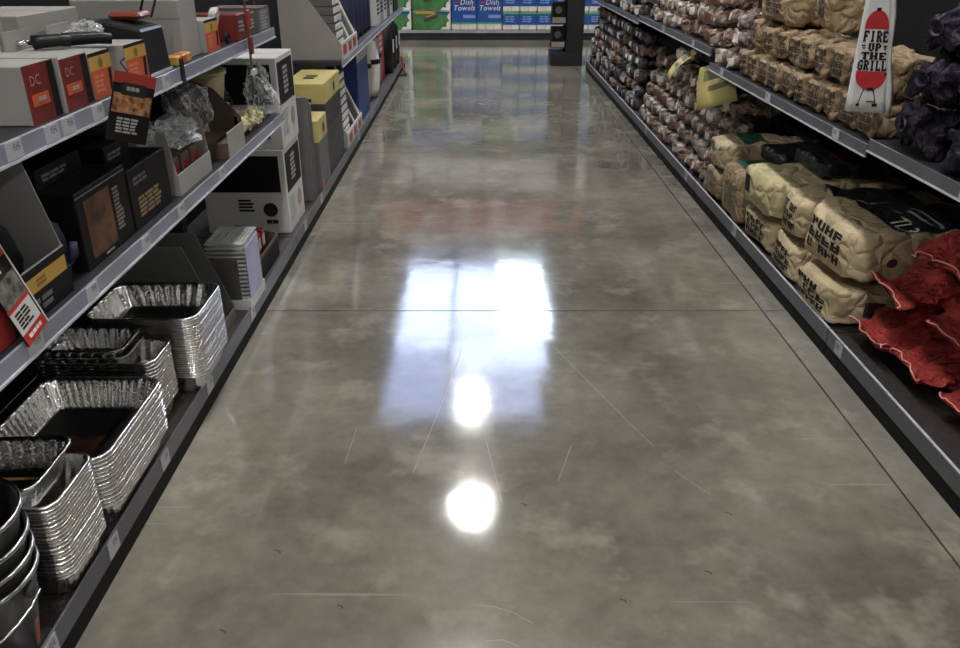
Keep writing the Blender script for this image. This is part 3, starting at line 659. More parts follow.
obj('sheath', MB().prism([(-.03, .03), (.02, .0), (.03, .11), (-.01, .14), (-.035, .12)], lambda a, b, d: (b*.3 - .03 + d, a, b), .03), WHITEPL, t, bevel=.005); obj('wheel', MB().lathe([(.008, -.006), (.022, -.006), (.022, .006), (.008, .006), (.008, -.006)], 14), BLACKPLASTIC, t, loc=(.05, .03, .022), rot=(0, math.pi/2, 0))
for (y, s, lb, m) in ((3.46, (.2, .12, .10), 'dark red box beside the white sheathed tool', DKREDCARD), (3.62, (.2, .14, .09), 'brown box near the end of the top shelf', BROWNCARD)):
    c = carton('printed_box', lb, 'box', (-1.06, y, Z1), s, m); lines_decal(c, 'pale_print', '+x', s, (.2, .8, .3, .75), 3, GREYCARD, 5)
s = (.22, .18, .095); c = carton('grey_box', 'grey striped box at the end of the top shelf', 'box', (-1.06, 3.82, Z1), s, M_('blue_grey_card', (.13, .135, .15), .6)); lines_decal(c, 'pale_print', '+x', s, (.1, .9, .1, .9), 6, GREYCARD, 7, words=1)
decal(c, 'brown_lid', '+z', s, (0, 1, 0, 1), BROWNCARD, .006)
t = thing('clip_strip', 'reddish hanging clip strip in front of the top shelf end', 'clip strip', (-.925, 3.42, 1.02), (.0, .0, 0))
obj('strip', MB().box(-.002, .002, -.012, .012, 0, .56), M_('brown_plastic', (.12, .05, .04), .4), t)
for k in range(5): obj('sachet', MB().box(.0025, .012, -.022, .022, .06 + .1*k, .13 + .1*k), (DKREDCARD, REDCARD, GREYCARD2)[k % 3], t, bevel=.003)
obj('hanger', MB().tube([(0, 0, .56), (0, 0, .575), (-.64, .0, .575)], .004, 6), CHROME, t); obj('end_tag', MB().box(-.001, .012, -.02, .03, -.02, 0), WHITECARD, t)
tag(obj('strap', MB().box(-.9405, -.937, 2.635, 2.665, L1 - .05, L1 + .03), BLACKPLASTIC), 'black strap clipped over the top shelf strip', 'strap')
# hanging cards in front of the strips
def hang_card(label, loc, rot, w, h, kind):
    t = thing('hanging_card', label, 'card', loc, rot); s = (.003, w, h)
    obj('card', MB().box(-.0015, .0015, -w/2, w/2, 0, h), BLACKCARD, t)
    if kind == 'steak':
        decal(t, 'red_top', '+x', s, (0, 1, .84, 1), REDCARD, .0006); decal(t, 'badge', '+x', s, (.2, .8, .68, .86), BLACKINK, .0012); lines_decal(t, 'badge_print', '+x', s, (.32, .7, .73, .82), 1, GREYCARD, 3, .002, 3)
        decal(t, 'steak_picture', '+x', s, (.04, .96, .42, .70), STEAK, .0006); lines_decal(t, 'text_lines', '+x', s, (.2, .85, .12, .36), 5, M_('grey_ink', (.35, .35, .35), .5), 7, .0012, 3)
        obj('hook', MB().tube([(-.002, -.02, h), (-.004, -.04, h + .02), (-.01, -.03, h + .03)], .002, 6), BLACKPLASTIC, t)
    else:
        decal(t, 'red_top', '+x', s, (0, 1, .82, 1), REDPL, .0006); decal(t, 'badge', '+x', s, (.1, .7, .66, .8), BLACKINK, .0012); lines_decal(t, 'badge_print', '+x', s, (.15, .66, .69, .77), 1, WHITEINK, 3, .002, 3)
        decal(t, 'picture', '+x', s, (.04, .96, .40, .66), M_('grill_photo_print', (.03, .03, .03), .4, col2=(.2, .2, .18), vscale=40), .0006); decal(t, 'red_band', '+x', s, (0, .98, .36, .40), REDPL, .001)
        decal(t, 'white_label', '+x', s, (.02, .94, .12, .36), WHITECARD, .0006); lines_decal(t, 'text_lines', '+x', s, (.15, .75, .15, .33), 5, BLACKINK, 5, .0012, 2)
        decal(t, 'red_foot', '+x', s, (.02, .98, .0, .12), REDPL, .0008); lines_decal(t, 'foot_print', '+x', s, (.2, .85, .03, .09), 1, WHITEINK, 2, .0015, 4)
        obj('white_edge', MB().box(-.0015, .0025, w/2, w/2 + .004, 0, h), WHITECARD, t)
    return t
hang_card('black card with red top and steak picture hanging below the top shelf strip', (-.905, 2.06, L1 - .10), (-.30, .10, -.95), .10, .175, 'steak')
hang_card('red card with black photo and white text label over the middle shelf strip', (-.935, 1.527, L2 + .002), (.16, -.22, 0), .095, .215, 'red')

# ------------------------------------------------------------------ left middle shelf
Z2 = L2 + .0005
t = open_box('display_tray', 'grey card display tray with gold band holding a black handle', 'display box', (-1.155, 1.555, Z2), (.37, .43, .32), GREYCARD, front=.36, side=[(0, 0), (1, 0), (1, .36), (.86, 1), (0, 1)])
s = (.37, .43, .32*.36); decal(t, 'black_band', '+x', s, (0, 1, 0, .98), BLACKCARD); decal(t, 'red_print', '+x', s, (.02, .38, .02, .9), REDCARD, .002); decal(t, 'gold_band', '+x', s, (.45, .98, .52, .82), GOLD, .002); lines_decal(t, 'emblem_print', '+x', s, (.66, .78, .58, .76), 2, M_('brown_ink', (.25, .12, .03), .5), 1, .003, 2)
lines_decal(t, 'pale_print', '+x', s, (.45, .9, .1, .4), 2, GREYCARD2, 4, .002, 3)
t = thing('grill_brush', 'black curved handle brush standing in the grey tray', 'brush', (-1.06, 1.66, Z2 + .006))
obj('handle', MB().tube([(0, .02, .03), (.01, .03, .10), (-.005, .03, .16), (-.04, -.01, .22), (-.06, -.06, .26)], .026, 8, .020), BLACKPLASTIC, t, True); obj('head', MB().box(-.05, .05, -.05, .05, 0, .05), BLACKPLASTIC, t, bevel=.01)
t = thing('oven_glove', 'dark blue glove with pale cuff beside the black box', 'glove', (-1.02, 1.812, Z2))
gm = MB().lathe([(.001, 0), (.032, .004), (.034, .06), (.036, .11), (.025, .15), (.001, .165)], 12); gm.v = [(x, y*.6, z) for x, y, z in gm.v]
obj('palm', gm, NAVY, t, True); obj('thumb', MB().tube([(.02, 0, .05), (.05, 0, .08), (.052, 0, .105)], .013, 8, .01), NAVY, t, True); obj('cuff', MB().box(-.034, .036, -.021, .021, .045, .055), M_('slate_blue_fabric', (.1, .13, .25), .6), t, bevel=.004)
def grill_box(loc, s, label, flip=False):
    c = carton('grill_box', label, 'box', loc, s, BLACKCARD)
    decal(c, 'grill_picture', '+x', s, (.12, .62, .1, .86), PICTURE); lines_decal(c, 'text_block', '+x', s, (.68, .86, .2, .8), 11, M_('grey_ink2', (.2, .19, .17), .5), 4, .0012, 1)
    lines_decal(c, 'foot_print', '+x', s, (.35, .6, .03, .07), 1, GREYCARD, 4, .0012, 2); decal(c, 'lid_edge', '+x', s, (.0, 1, .93, .945), M_('grey_ink2', (.2, .19, .17), .5), .0008)
    return c
grill_box((-1.165, 2.035, Z2), (.37, .30, .20), 'black box with glowing grill picture on the middle shelf')
s = (.37, .30, .175); c = carton('grill_box', 'black box with gold lettering bars beside the grill picture box', 'box', (-1.165, 2.347, Z2), s, BLACKCARD)
lines_decal(c, 'gold_print', '+x', s, (.15, .8, .15, .5), 5, M_('dim_gold_ink', (.22, .15, .07), .5), 8, words=3); lines_decal(c, 'pale_print', '+x', s, (.1, .5, .7, .85), 2, GREYCARD2, 9)
for k in range(3):
    c = carton('small_black_box', ('flat black box lying on the grill picture box', 'flat black box lying on the gold lettered box', 'thin black box at the back on the gold lettered box')[k], 'box', ((-1.2, -1.14, -1.30)[k], (2.03, 2.30, 2.40)[k], Z2 + (.2008, .1755, .1755)[k]), ((.25, .24, .05), (.2, .17, .06), (.1, .2, .1))[k], BLACKCARD)
    lines_decal(c, 'pale_print', '+x', ((.25, .24, .05), (.2, .17, .06), (.1, .2, .1))[k], (.1, .7, .3, .7), 2, GREYCARD2, k)
t = open_box('display_tray', 'grey card display tray with plastic wrapped packs inside', 'display box', (-1.15, 2.72, Z2), (.36, .34, .23), GREYCARD, front=.3, side=[(0, 0), (1, 0), (1, .3), (.94, .9), (.86, .9), (.8, .35), (.5, .35), (.42, 1), (0, 1)])
for k in range(3):
    c = carton('wrapped_pack', ('brown pack in plastic at the front of the grey tray', 'brown pack in plastic in the middle of the grey tray', 'brown pack in plastic at the far side of the grey tray')[k], 'pack', (-1.08, 2.62 + k*.1, Z2 + .006), (.16, .08, .10), BROWNCARD); decal(c, 'red_label', '+x', (.16, .08, .10), (.3, .9, .3, .8), REDCARD)
def crumple(name, label, loc, size, seed, m=None, cat='plastic bag', rot=(0, 0, 0), parts=True):
    """loosely crumpled sheet plastic: faceted, folded ball"""
    bm = bmesh.new(); bmesh.ops.create_icosphere(bm, subdivisions=4, radius=1)
    for v in bm.verts:
        p = v.co.copy(); o = Vector((seed*3.1, seed*1.7, seed))
        d = 1 + .55*noise.noise(p*1.3 + o) + .28*abs(noise.noise(p*3.4 + o)) + .16*noise.cell(p*5 + o) - .1*abs(noise.noise(p*9 + o))
        v.co = Vector((p.x*size[0]*d, p.y*size[1]*d, p.z*size[2]*d))
    z0 = min(v.co.z for v in bm.verts)
    for v in bm.verts: v.co.z -= z0
    me = bpy.data.meshes.new(name); bm.to_mesh(me); bm.free(); me.materials.append(m or CLEAR)
    return tag(link(name, me, None, loc, rot), label, cat)
crumple('plastic_wrap', 'small crumple of clear wrap on the near red box', (-1.09, 1.84, Z1 + .127), (.04, .035, .02), 21, None, 'plastic wrap')
crumple('plastic_wrap', 'small crumple of clear wrap beside the black stand', (-1.10, 2.37, Z1 + .11), (.04, .045, .025), 22, None, 'plastic wrap')
crumple('plastic_bag', 'crumpled clear plastic over the packs in the grey tray', (-1.04, 2.74, Z2 + .112), (.075, .13, .04), 1)
t = thing('card_flap_box', 'dark brown card flap rising in a triangle on the middle shelf', 'box', (-1.10, 3.16, Z2))
obj('flap', MB().prism([(-.14, .0), (.15, .0), (.15, .12), (.05, .23), (-.1, .28), (-.14, .28)], lambda a, b, d: (a, .1 + d, b), .005), BROWNCARD, t); obj('tray', MB().box(-.14, .15, -.12, .099, 0, .06), BROWNCARD, t); obj('pale_front', MB().box(.151, .156, -.12, .10, 0, .10), GREYCARD, t)
crumple('plastic_bag', 'crumpled clear plastic standing before the brown flap', (-1.10, 3.10, Z2 + .062), (.07, .07, .09), 2)
# cream yellow cleaning bricks and pots
for k, (x, y, z, lb) in enumerate(((-1.17, 3.48, 0, 'cream yellow tub lowest in the pile on the middle shelf'), (-1.17, 3.50, .142, 'cream yellow tub stacked on top of the pile'))):
    t = thing('yellow_tub', lb, 'tub', (x, y, Z2 + z)); obj('tub', MB().lathe([(.001, 0), (.085, 0), (.1, .1), (.104, .105), (.001, .105)], 18), YCREAM, t, True); obj('lid', MB().lathe([(.001, .106), (.108, .106), (.108, .125), (.09, .135), (.001, .138)], 18), M_('pale_yellow_lid', (.66, .58, .34), .4), t, True)
for k in range(4):
    o = crumple('sponge_pack', ('yellow wrapped pack before the cream tubs', 'second yellow wrapped pack before the tubs', 'pale wrapped pack close to the shelf strip', 'pale wrapped pack at the end near the clear bag')[k], (-1.0 - .01*(k % 2), 3.335 + k*.105, Z2), (.036, .034, .04), 5 + k, YCREAM, 'pack')
c = carton('red_packet', 'narrow red packet standing before the cream tubs', 'packet', (-.972, 3.275, Z2 + .0), (.02, .03, .12), REDCARD); decal(c, 'white_label', '+x', (.02, .03, .12), (.1, .9, .1, .35), WHITECARD)
t = thing('black_torch', 'black tool with white tip lying on the cream tub', 'tool', (-1.12, 3.53, Z2 + .305), (0, 0, .6)); obj('grip', MB().tube([(-.1, 0, 0), (0, 0, .01), (.06, 0, .03)], .022, 8, .016), BLACKPLASTIC, t, True); obj('tip', MB().tube([(.06, 0, .03), (.11, 0, .05)], .009), WHITEPL, t, True)
crumple('plastic_bag', 'large crumpled clear bag at the end of the middle shelf', (-1.01, 3.82, Z2), (.06, .085, .10), 9)
crumple('dark_pack', 'dark pack inside the pile beside the large clear bag', (-1.20, 3.80, Z2), (.05, .06, .07), 12, BLACKPLASTIC, 'pack')
#RIGHT
# ------------------------------------------------------------------ bags: generator and draped print
def bag_geo(L, W, T, seed, kx=5, kc=.45, pinch=0, crump=.012, freq=6, nu=22, nv=28, fold=.0, sag=0):
    """half sizes L (x), W (y), T (z); aisle end at -x. kx: boxiness of the ends; kc: boxiness of the section
    (small = square); pinch 1: the -x end runs out into a flat hem"""
    o = Vector((seed*7.3, seed*3.7, seed*1.9)); vs = []; fs = []
    for i in range(nu + 1):
        u = -math.cos(math.pi * i / nu) * .5 + (i / nu - .5); u = max(-1, min(1, u))
        p = max(0., 1 - abs(u)**kx)**(1 / kx)
        pw = max(p, .06); pt = max(p, .06)
        if pinch and u < -.35:
            k = min(1, (-.35 - u) / .45); pt = (1 - k)*pt + k*.07; pw = 1 + .08*k
        for j in range(nv):
            a = 2 * math.pi * j / nv; c, s_ = math.cos(a), math.sin(a)
            y = W * pw * math.copysign(abs(c)**kc, c); z = T * pt * math.copysign(abs(s_)**kc, s_)
            x = L * u
            q = Vector((x, y, z)) * freq + o
            d = noise.noise_vector(q) * crump + noise.noise_vector(q * 2.7) * crump * .45
            vd = noise.voronoi(q * .9)[0]; rid = (min(.5, vd[1] - vd[0]) - .35) * fold * 2 - abs(noise.noise(q * 1.9 + o)) * fold * .6
            nn = Vector((0, y / W, z / T))
            v = Vector((x, y, z)) + d + nn * rid
            if pinch and u < -.5: v.z += T*(-.25 + .42*noise.noise(Vector((y*9, seed, u*2)))) * min(1, (-.5 - u)/.3); v.x += .03*noise.noise(Vector((y*14, seed*2, 0)))
            v.z = max(v.z, -T) + T
            v.z -= sag * (y / W)**2 * T
            vs.append(tuple(v))
    n = nv
    for i in range(nu):
        for k in range(n): fs.append((i*n+k, (i+1)*n+k, (i+1)*n+(k+1) % n, i*n+(k+1) % n))
    fs.append(tuple(range(n))); fs.append(tuple(nu*n + k for k in range(n-1, -1, -1)))
    return vs, fs
def mesh_of(name, geo, m):
    return MB().add(*geo).mesh(name, m, True)
def drape(name, geo, d, rects, m, off=.0022, step=.02, polys=None, box=None):
    """print projected on a bag: d '-x' (end), '+z' (top), '-y' (near side); rects in the two face coordinates (metres)"""
    bvh = BVHTree.FromPolygons(geo[0], geo[1]); mb = MB()
    fn = {'-x': lambda a, b: (Vector((-3, -a, b)), Vector((1, 0, 0))), '+z': lambda a, b: (Vector((a, b, 3)), Vector((0, 0, -1))), '-y': lambda a, b: (Vector((a, -3, b)), Vector((0, 1, 0)))}[d]
    def hit(a, b):
        p, dr = fn(a, b); h, nrm, i, ds = bvh.ray_cast(p, dr); return None if h is None else h - dr * off
    def patch(vs, fs):
        hs = [hit(*q) for q in vs]; good = [f for f in fs if all(hs[i] is not None for i in f)]
        if good:
            mb.add([h if h is not None else (0, 0, 0) for h in hs], good)
    for (a0, a1, b0, b1) in rects:
        na = max(1, round((a1-a0)/step)); nb = max(1, round((b1-b0)/step))
        vs = [(a0+(a1-a0)*i/na, b0+(b1-b0)*j/nb) for j in range(nb+1) for i in range(na+1)]
        patch(vs, [(j*(na+1)+i, j*(na+1)+i+1, (j+1)*(na+1)+i+1, (j+1)*(na+1)+i) for j in range(nb) for i in range(na)])
    for vs, fs in (polys or []): patch(vs, fs)
    used = sorted({i for f in mb.f for i in f}); re_ = {o: n for n, o in enumerate(used)}
    mb.v = [mb.v[i] for i in used]; mb.f = [tuple(re_[i] for i in f) for f in mb.f]
    return mb.mesh(name, m, True)
def blocks(r, rows, seed, gap=.22, words=(2, 3)):
    """heavy block print: rows of letter-like clusters of bars filling r"""
    rr = random.Random(seed); a0, a1, b0, b1 = r; out = []
    for i in range(rows):
        t0 = b1 - (b1-b0)*i/rows; t1 = b1 - (b1-b0)*(i+1-gap)/rows; h = t0 - t1
        n = rr.randint(words[0]+2, words[1]+3); wd = (a1-a0)/n; sh = rr.uniform(0, .2)*wd
        for k in range(n):
            a = a0 + wd*k + sh; q = a + wd*.86
            if rr.random() < .1: continue
            out.append((a, a + wd*.34, t1, t0))
            if rr.random() < .65: out.append((q - wd*.3, q, t1 + (h*.4 if rr.random() < .4 else 0), t0))
            for lv in rr.sample((0., .4, .78), rr.choice((1, 2, 2))): out.append((a, q, t1 + h*lv, t1 + h*(lv + .24)))
    return out
def moved(polys, da, db): return [([(a+da, b+db) for a, b in vs], fs) for vs, fs in polys]
def bag_thing(name, label, cat, loc, rot, parts, group=None):
    t = thing(name, label, cat, loc, rot, group)
    for pn, me in parts: link(pn, me, t)
    return t

# --- charcoal bags on the base deck
def charcoal(L, W, T, seed, m=CREAM, black=True, txt=True, endprint=True, topm=None, extra=None):
    g_ = bag_geo(L, W, T, seed, 10, .22, 0, .018, 5, 40, 56, .018); P = [('paper_body', mesh_of('paper_body', g_, m))]
    if endprint: P.append(('end_print', drape('end_print', g_, '-x', blocks((-W*.75, W*.55, T*.35, T*1.55), 3, seed, .22), BLACKINK, step=.015)))
    if black:
        P.append(('black_panel', drape('black_panel', g_, '+z', [(-L*.5, L*.6, -W*.84, W*.84)], topm or BLACKPAPER, .003)))
        if txt:
            P.append(('weight_lettering', drape('weight_lettering', g_, '+z', [], WHITEINK, .006, polys=[([(b - L*.36, -a - W*.58) for a, b in vs], fs) for vs, fs in text2d('11.3', .095)])))
            P.append(('white_print', drape('white_print', g_, '+z', [(-L*.12, -L*.09, -W*.7, W*.1), (-L*.02, L*.02, -W*.75, W*.3), (L*.08, L*.1, -W*.7, W*.2), (L*.16, L*.18, -W*.6, W*.3)], M_('grey_ink', (.35, .35, .35), .5), .006, .01)))
        P.append(('round_seal', drape('round_seal', g_, '-y', [], KPRINT, .003, polys=[([(-L*.55 + .02*math.cos(k*.45), T*.9 + .02*math.sin(k*.45)) for k in range(14)] + [(-L*.55, T*.9)], [(k, (k + 1) % 14, 14) for k in range(14)])])))
    if extra: P += extra(g_)
    return P
CB = charcoal
X0 = 1.385
zb = DZ + .001
def put(parts, label, L, y, z, dx=.02, rot=0, tilt=(0, 0), cat='bag', name='charcoal_bag', group=None):
    return bag_thing(name, label, cat, (X0 + dx + L, y, z), (tilt[0], tilt[1], rot), parts, group)
barcode = lambda g_: [('barcode_label', drape('barcode_label', g_, '-y', [(-.20, -.12, .05, .11)], KPRINT, .003))]
put(CB(.33, .20, .083, 1, CREAM, False, extra=barcode), 'lower cream charcoal bag with black print next to red net bags', .33, 3.055, zb, .0, .03)
put(CB(.33, .17, .083, 2, CREAM, False), 'lower cream bag squeezed in the middle of the charcoal pile', .33, 3.45, zb, .015, -.03)
put(CB(.33, .20, .085, 3, CREAM, False), 'lower cream bag under the plain cream topped bag', .33, 3.85, zb, .02, .02)
put(CB(.36, .225, .115, 4), 'top charcoal bag with black panel and 11.3 lettering', .36, 3.09, zb + .170, .03, .04, (0, .02))
put(CB(.33, .14, .10, 5, CREAM, True, False), 'upper black panelled bag wedged beside the lettered one', .33, 3.475, zb + .170, .035, -.05)
put(CB(.33, .215, .10, 6, M_('pale_yellow_kraft', (.56, .48, .27), .7, 0, .1, 6, bump=.5, bscale=22, crease=.7, cscale=10), False, extra=lambda g_: [('side_print', drape('side_print', g_, '-x', [(-.19, -.12, .06, .15)], BLACKINK, .003)), ('maroon_print', drape('maroon_print', g_, '+z', [(.02, .22, -.1, .1)], MAROON, .003))], endprint=False), 'pale yellow paper bag on top in mid pile', .33, 3.86, zb + .174, .0, .05)
green = lambda a0, a1, m=TEAL: (lambda g_: [('green_panel', drape('green_panel', g_, '+z', [(a0, a1, -.16, .16)], m, .003)), ('black_label', drape('black_label', g_, '+z', [(a1 + .005, a1 + .3, -.16, .16)], BLACKPAPER, .003)), ('side_lettering', drape('side_lettering', g_, '-x', blocks((-.1, .1, .06, .2), 3, 4), M_('green_grey_ink', (.12, .14, .09), .6)))])
put(CB(.33, .19, .145, 7, KRAFT, False, endprint=False, extra=green(-.27, -.06)), 'large brown bag with green and black top panel', .33, 4.28, zb, .0, .04)
put(CB(.30, .17, .09, 8, KRAFT, False, endprint=False, extra=green(-.1, .04)), 'lower brown bag beside the pinkish wood chip heap', .30, 4.68, zb, .01, .0)
put(CB(.30, .17, .085, 9, CREAM, False, endprint=False, extra=lambda g_: [('green_panel', drape('green_panel', g_, '+z', [(-.16, -.02, -.12, .14)], TEAL, .003)), ('green_label', drape('green_label', g_, '-x', [(-.14, .0, .09, .14)], GREENPR, .003))]), 'crumpled cream bag with green label above the brown bag', .30, 4.69, zb + .183, .02, -.06)
put(CB(.26, .17, .05, 10, BLACKPAPER, False, False, False), 'flat dark topped bag lying at the back above green bag', .26, 4.28, zb + .295, .18, .1)
put(CB(.26, .2, .05, 11, BLACKPAPER, False, False, False, extra=lambda g_: [('maroon_print', drape('maroon_print', g_, '+z', [(-.15, .02, -.1, .12)], MAROON, .003))]), 'flat dark labelled bag at the back of the pile', .26, 3.86, zb + .378, .22, .0)

# --- red net bags
HEM = M_('pale_red_hem', (.78, .30, .25), .5)
def net_bag(seed, L, W, T, m, hem):
    g_ = bag_geo(L, W, T, seed, 3.2, .7, 1, .022, 8, 48, 48, .05)
    n = 48; ring = [Vector(v) for v in g_[0][n*1:n*2]]
    up = [ring[j] for j in range(0, n//2 + 1)]
    P = [('net_body', mesh_of('net_body', g_, m))]
    hm = MB().tube([v + Vector((-.006, 0, .002)) for v in up], .0028, 6)
    P.append(('hem', hm.mesh('hem', hem, True)))
    return P
reds = [(2.665, 0, .065, .08, 1, 'red net bag lying lowest against the cream charcoal bag'), (2.385, 0, .085, -.12, 2, 'red net bag lying lowest in the middle of the red pile'), (2.10, 0, .12, .06, 3, 'red net bag lying lowest at the right edge of the picture'),
        (2.66, .165, .105, -.1, 4, 'red net bag in the second layer against the charcoal bag'), (2.34, .165, .135, .16, 5, 'red net bag in the second layer close to the camera'), (2.56, .33, .17, .12, 6, 'red net bag on top of the red pile'), (2.03, .165, .16, .0, 7, 'red net bag on the near end of the second layer'), (2.22, .33, .22, -.2, 8, 'red net bag on top nearest the camera')]
for (y, dz, dx, rz, sd, lb) in reds:
    bag_thing('red_net_bag', lb, 'net bag', (X0 + dx + .27, y, zb + dz), (0, .05, rz), net_bag(sd, .28, .150, .092, REDNET, HEM))

# --- purple net bags on the near right shelf
PHEM = M_('pale_purple_hem', (.03, .022, .048), .5)
zs1 = .8655
pl = ['near', 'second', 'third']
for k in range(9):
    r_, c_ = divmod(k, 3)
    lb = ('lowest', 'middle', 'top')[r_] + ' layer purple net bag ' + ('beside the hanging towel', 'between its two neighbours', 'at the right edge of the picture')[c_]
    g_ = bag_geo(.21, .138, .080, 20 + k, 4.5, .55, 0, .026, 13, 44, 56, .055)
    nk = MB().lathe([(.012, 0), (.014, .02), (.03, .05), (.045, .06), (.028, .045), (.01, .02)], 12); nk.v = [(-z - .16, y*1.3, x*.6 + .09) for x, y, z in nk.v]
    tie = MB().tube([(-.185, .016*math.cos(a), .09 + .012*math.sin(a)) for a in [6.283*i/10 for i in range(11)]], .003, 6)
    bag_thing('purple_net_bag', lb, 'net bag', (X0 + .012*r_ + .22, 2.61 - .29*c_, zs1 + r_*.15), (0, 0, R.uniform(-.3, .3)), [('net_body', mesh_of('net_body', g_, PURPLENET)), ('gathered_neck', nk.mesh('gathered_neck', PHEM, True)), ('wire_tie', tie.mesh('wire_tie', CHROME, True))])

# --- small kraft bags on the right shelf
KV = []
for k in range(4):
    g_ = bag_geo(.14, .078, .068, 40 + k, 7, .34, 0, .014, 11, 26, 36, .016)
    KV.append([('paper_body', mesh_of('paper_body', g_, KRAFT)), ('brown_print', drape('brown_print', g_, '-x', blocks((-.055, .055, .025, .112), 3, k, .2, (1, 2)), KPRINT, .0022, .012))])
zs2 = .8425
rows = ('bottom', 'middle')
ordn = ['nearest the hanging towel', 'second from the towel', 'third from the towel', 'fourth from the towel', 'fifth from the towel', 'sixth from the towel', 'seventh from the towel', 'eighth from the towel', 'ninth from the towel', 'next to the wood chip heap']
for r_ in range(2):
    for c_ in range(10):
        if r_ == 1 and c_ > 7: continue
        bag_thing('kraft_bag', 'small kraft paper bag in the %s row, %s' % (rows[r_], ordn[c_]), 'bag', (X0 + .025 + .14 + .02*r_ + R.uniform(-.008, .008), 2.965 + .166*c_ + (.03 if r_ else 0), zs2 + r_*.139), (0, 0, R.uniform(-.07, .07)), KV[R.randrange(4)], 'small kraft bags on the right shelf')
def big_kraft(seed, L, W, T):
    g_ = bag_geo(L, W, T, seed, 6, .42, 0, .022, 7, 30, 44, .026); return [('paper_body', mesh_of('paper_body', g_, KRAFT)), ('brown_print', drape('brown_print', g_, '-x', blocks((-W*.5, W*.3, T*.6, T*1.6), 3, seed, .2), KPRINT, .0025, .015))]
bag_thing('kraft_bag', 'wide crumpled kraft bag on top of the rows, farther one', 'bag', (X0 + .24, 4.22, zs2 + .285), (0, 0, .1), big_kraft(60, .17, .22, .075))
bag_thing('kraft_bag', 'wide plain kraft bag beside the wood chip heap', 'bag', (X0 + .25, 4.44, zs2 + .14), (0, 0, -.05), big_kraft(61, .18, .13, .08))
bag_thing('kraft_bag', 'kraft bag standing on the middle row behind towel', 'bag', (X0 + .24, 3.70, zs2 + .30), (0, .0, -.08), big_kraft(62, .13, .105, .08))

# --- wood chip bags: heaps of small pinkish bags
def chip_variants(mats, L, W, T, seed, lab):
    out = []
    for k in range(6):
        g_ = bag_geo(L, W, T, seed + k, (5, 9)[k % 2], (.5, .3)[k % 2], 0, (.018, .010)[k % 2], 12, 18, 26, (.032, .016)[k % 2])
        out.append([('plastic_body', mesh_of('plastic_body', g_, mats[k % len(mats)])), ('label_patch', drape('label_patch', g_, '-x', [(-W*(.5 + .3*(k % 2)), W*.35, T*(.6 - .25*(k % 3 == 0)), T*1.5)], lab[(k + k//3) % len(lab)], .003, .012))])
    return out
PATCH = [M_('pale_pink_label', (.66, .57, .50), .5, 0, .15, 30), M_('brown_label', (.14, .06, .045), .5, 0, .2, 30), M_('off_white_label', (.74, .70, .66), .5, 0, .1, 30)]
PV = chip_variants([PINKBAG, PINKBAG2, WHITEBAG], .10, .078, .049, 80, PATCH)
def heap(name, cat, V, y0, y1, pitch, z0, rows, rp, base_label, group, dx=.03, step=.012, skip=.0, seed=1, Lh=.10, tw=.36):
    rr = random.Random(seed); n = int((y1 - y0)/pitch)
    for r_ in range(rows):
        cnt = 0
        for c_ in range(n):
            if r_ >= rows - 1 and rr.random() < skip: continue
            cnt += 1
            bag_thing(name, '%s, %s row up, %s from the near end' % (base_label, ORD[r_], ORD[cnt - 1]), cat, (X0 + dx + Lh + r_*step + rr.uniform(-.012, .012), y0 + pitch*(c_ + .5 + (.22 if r_ % 2 else -.12)*(c_ not in (0, n - 1))) + rr.uniform(-.012, .012), z0 + r_*rp), (rr.uniform(-tw*.4, tw*.4), rr.uniform(-tw*.5, tw*.5), rr.uniform(-tw, tw)), V[rr.randrange(len(V))], group).scale = (1, rr.uniform(.92, 1.1), rr.uniform(.9, 1.12))
heap('wood_chip_bag', 'bag', PV, 5.0, 7.22, .185, .9205, 4, .106, 'wood chip bag on the upper right shelf', 'pinkish bags on the upper shelf', skip=.2, seed=3)
heap('wood_chip_bag', 'bag', PV, 4.60, 4.99, .185, zs2 + .0, 3, .106, 'wood chip bag beside the kraft bags', 'pinkish bags beside the kraft bags', skip=.3, seed=4)
heap('wood_chip_bag', 'bag', PV, 4.93, 7.2, .185, zb, 5, .106, 'wood chip bag on the right base deck', 'pinkish bags on the base deck', skip=.35, seed=5, step=.03)
# bigger brown bags lying on top of the lower heap
for k, (y, z, x, lb) in enumerate(((4.99, .425, .30, 'folded pale brown bag on top of the near wood chip heap'), (5.42, .53, .36, 'brown bag lying behind the yellow price card'), (6.35, .56, .3, 'pale pink bag on top of the far part of the heap'))):
    bag_thing('wood_chip_bag', lb, 'bag', (X0 + x, y, zb + z), (0, 0, .1*k), chip_variants([PINKBAG2, KRAFT, WHITEBAG][k:k+1], .16, .14, .055, 120 + 9*k, PATCH)[0])
# far bay: dark bags with white prints
DV = chip_variants([DARKBAG, DARKBAG, PINKBAG2, WHITEBAG], .11, .082, .048, 160, [M_('off_white_label', (.6, .55, .5), .5), M_('white_label2', (.80, .79, .80), .5), M_('brown_label', (.2, .1, .08), .5)])
heap('printed_bag', 'bag', DV, 7.35, 10.55, .2, zb, 6, .112, 'dark printed bag on the far base deck', 'dark bags on the far base deck', seed=6, Lh=.11, tw=.2)
heap('printed_bag', 'bag', DV, 7.35, 10.55, .2, .8905, 3, .112, 'dark printed bag on the far top shelf', 'dark bags on the far top shelf', seed=8, Lh=.11, tw=.2, dx=.02)

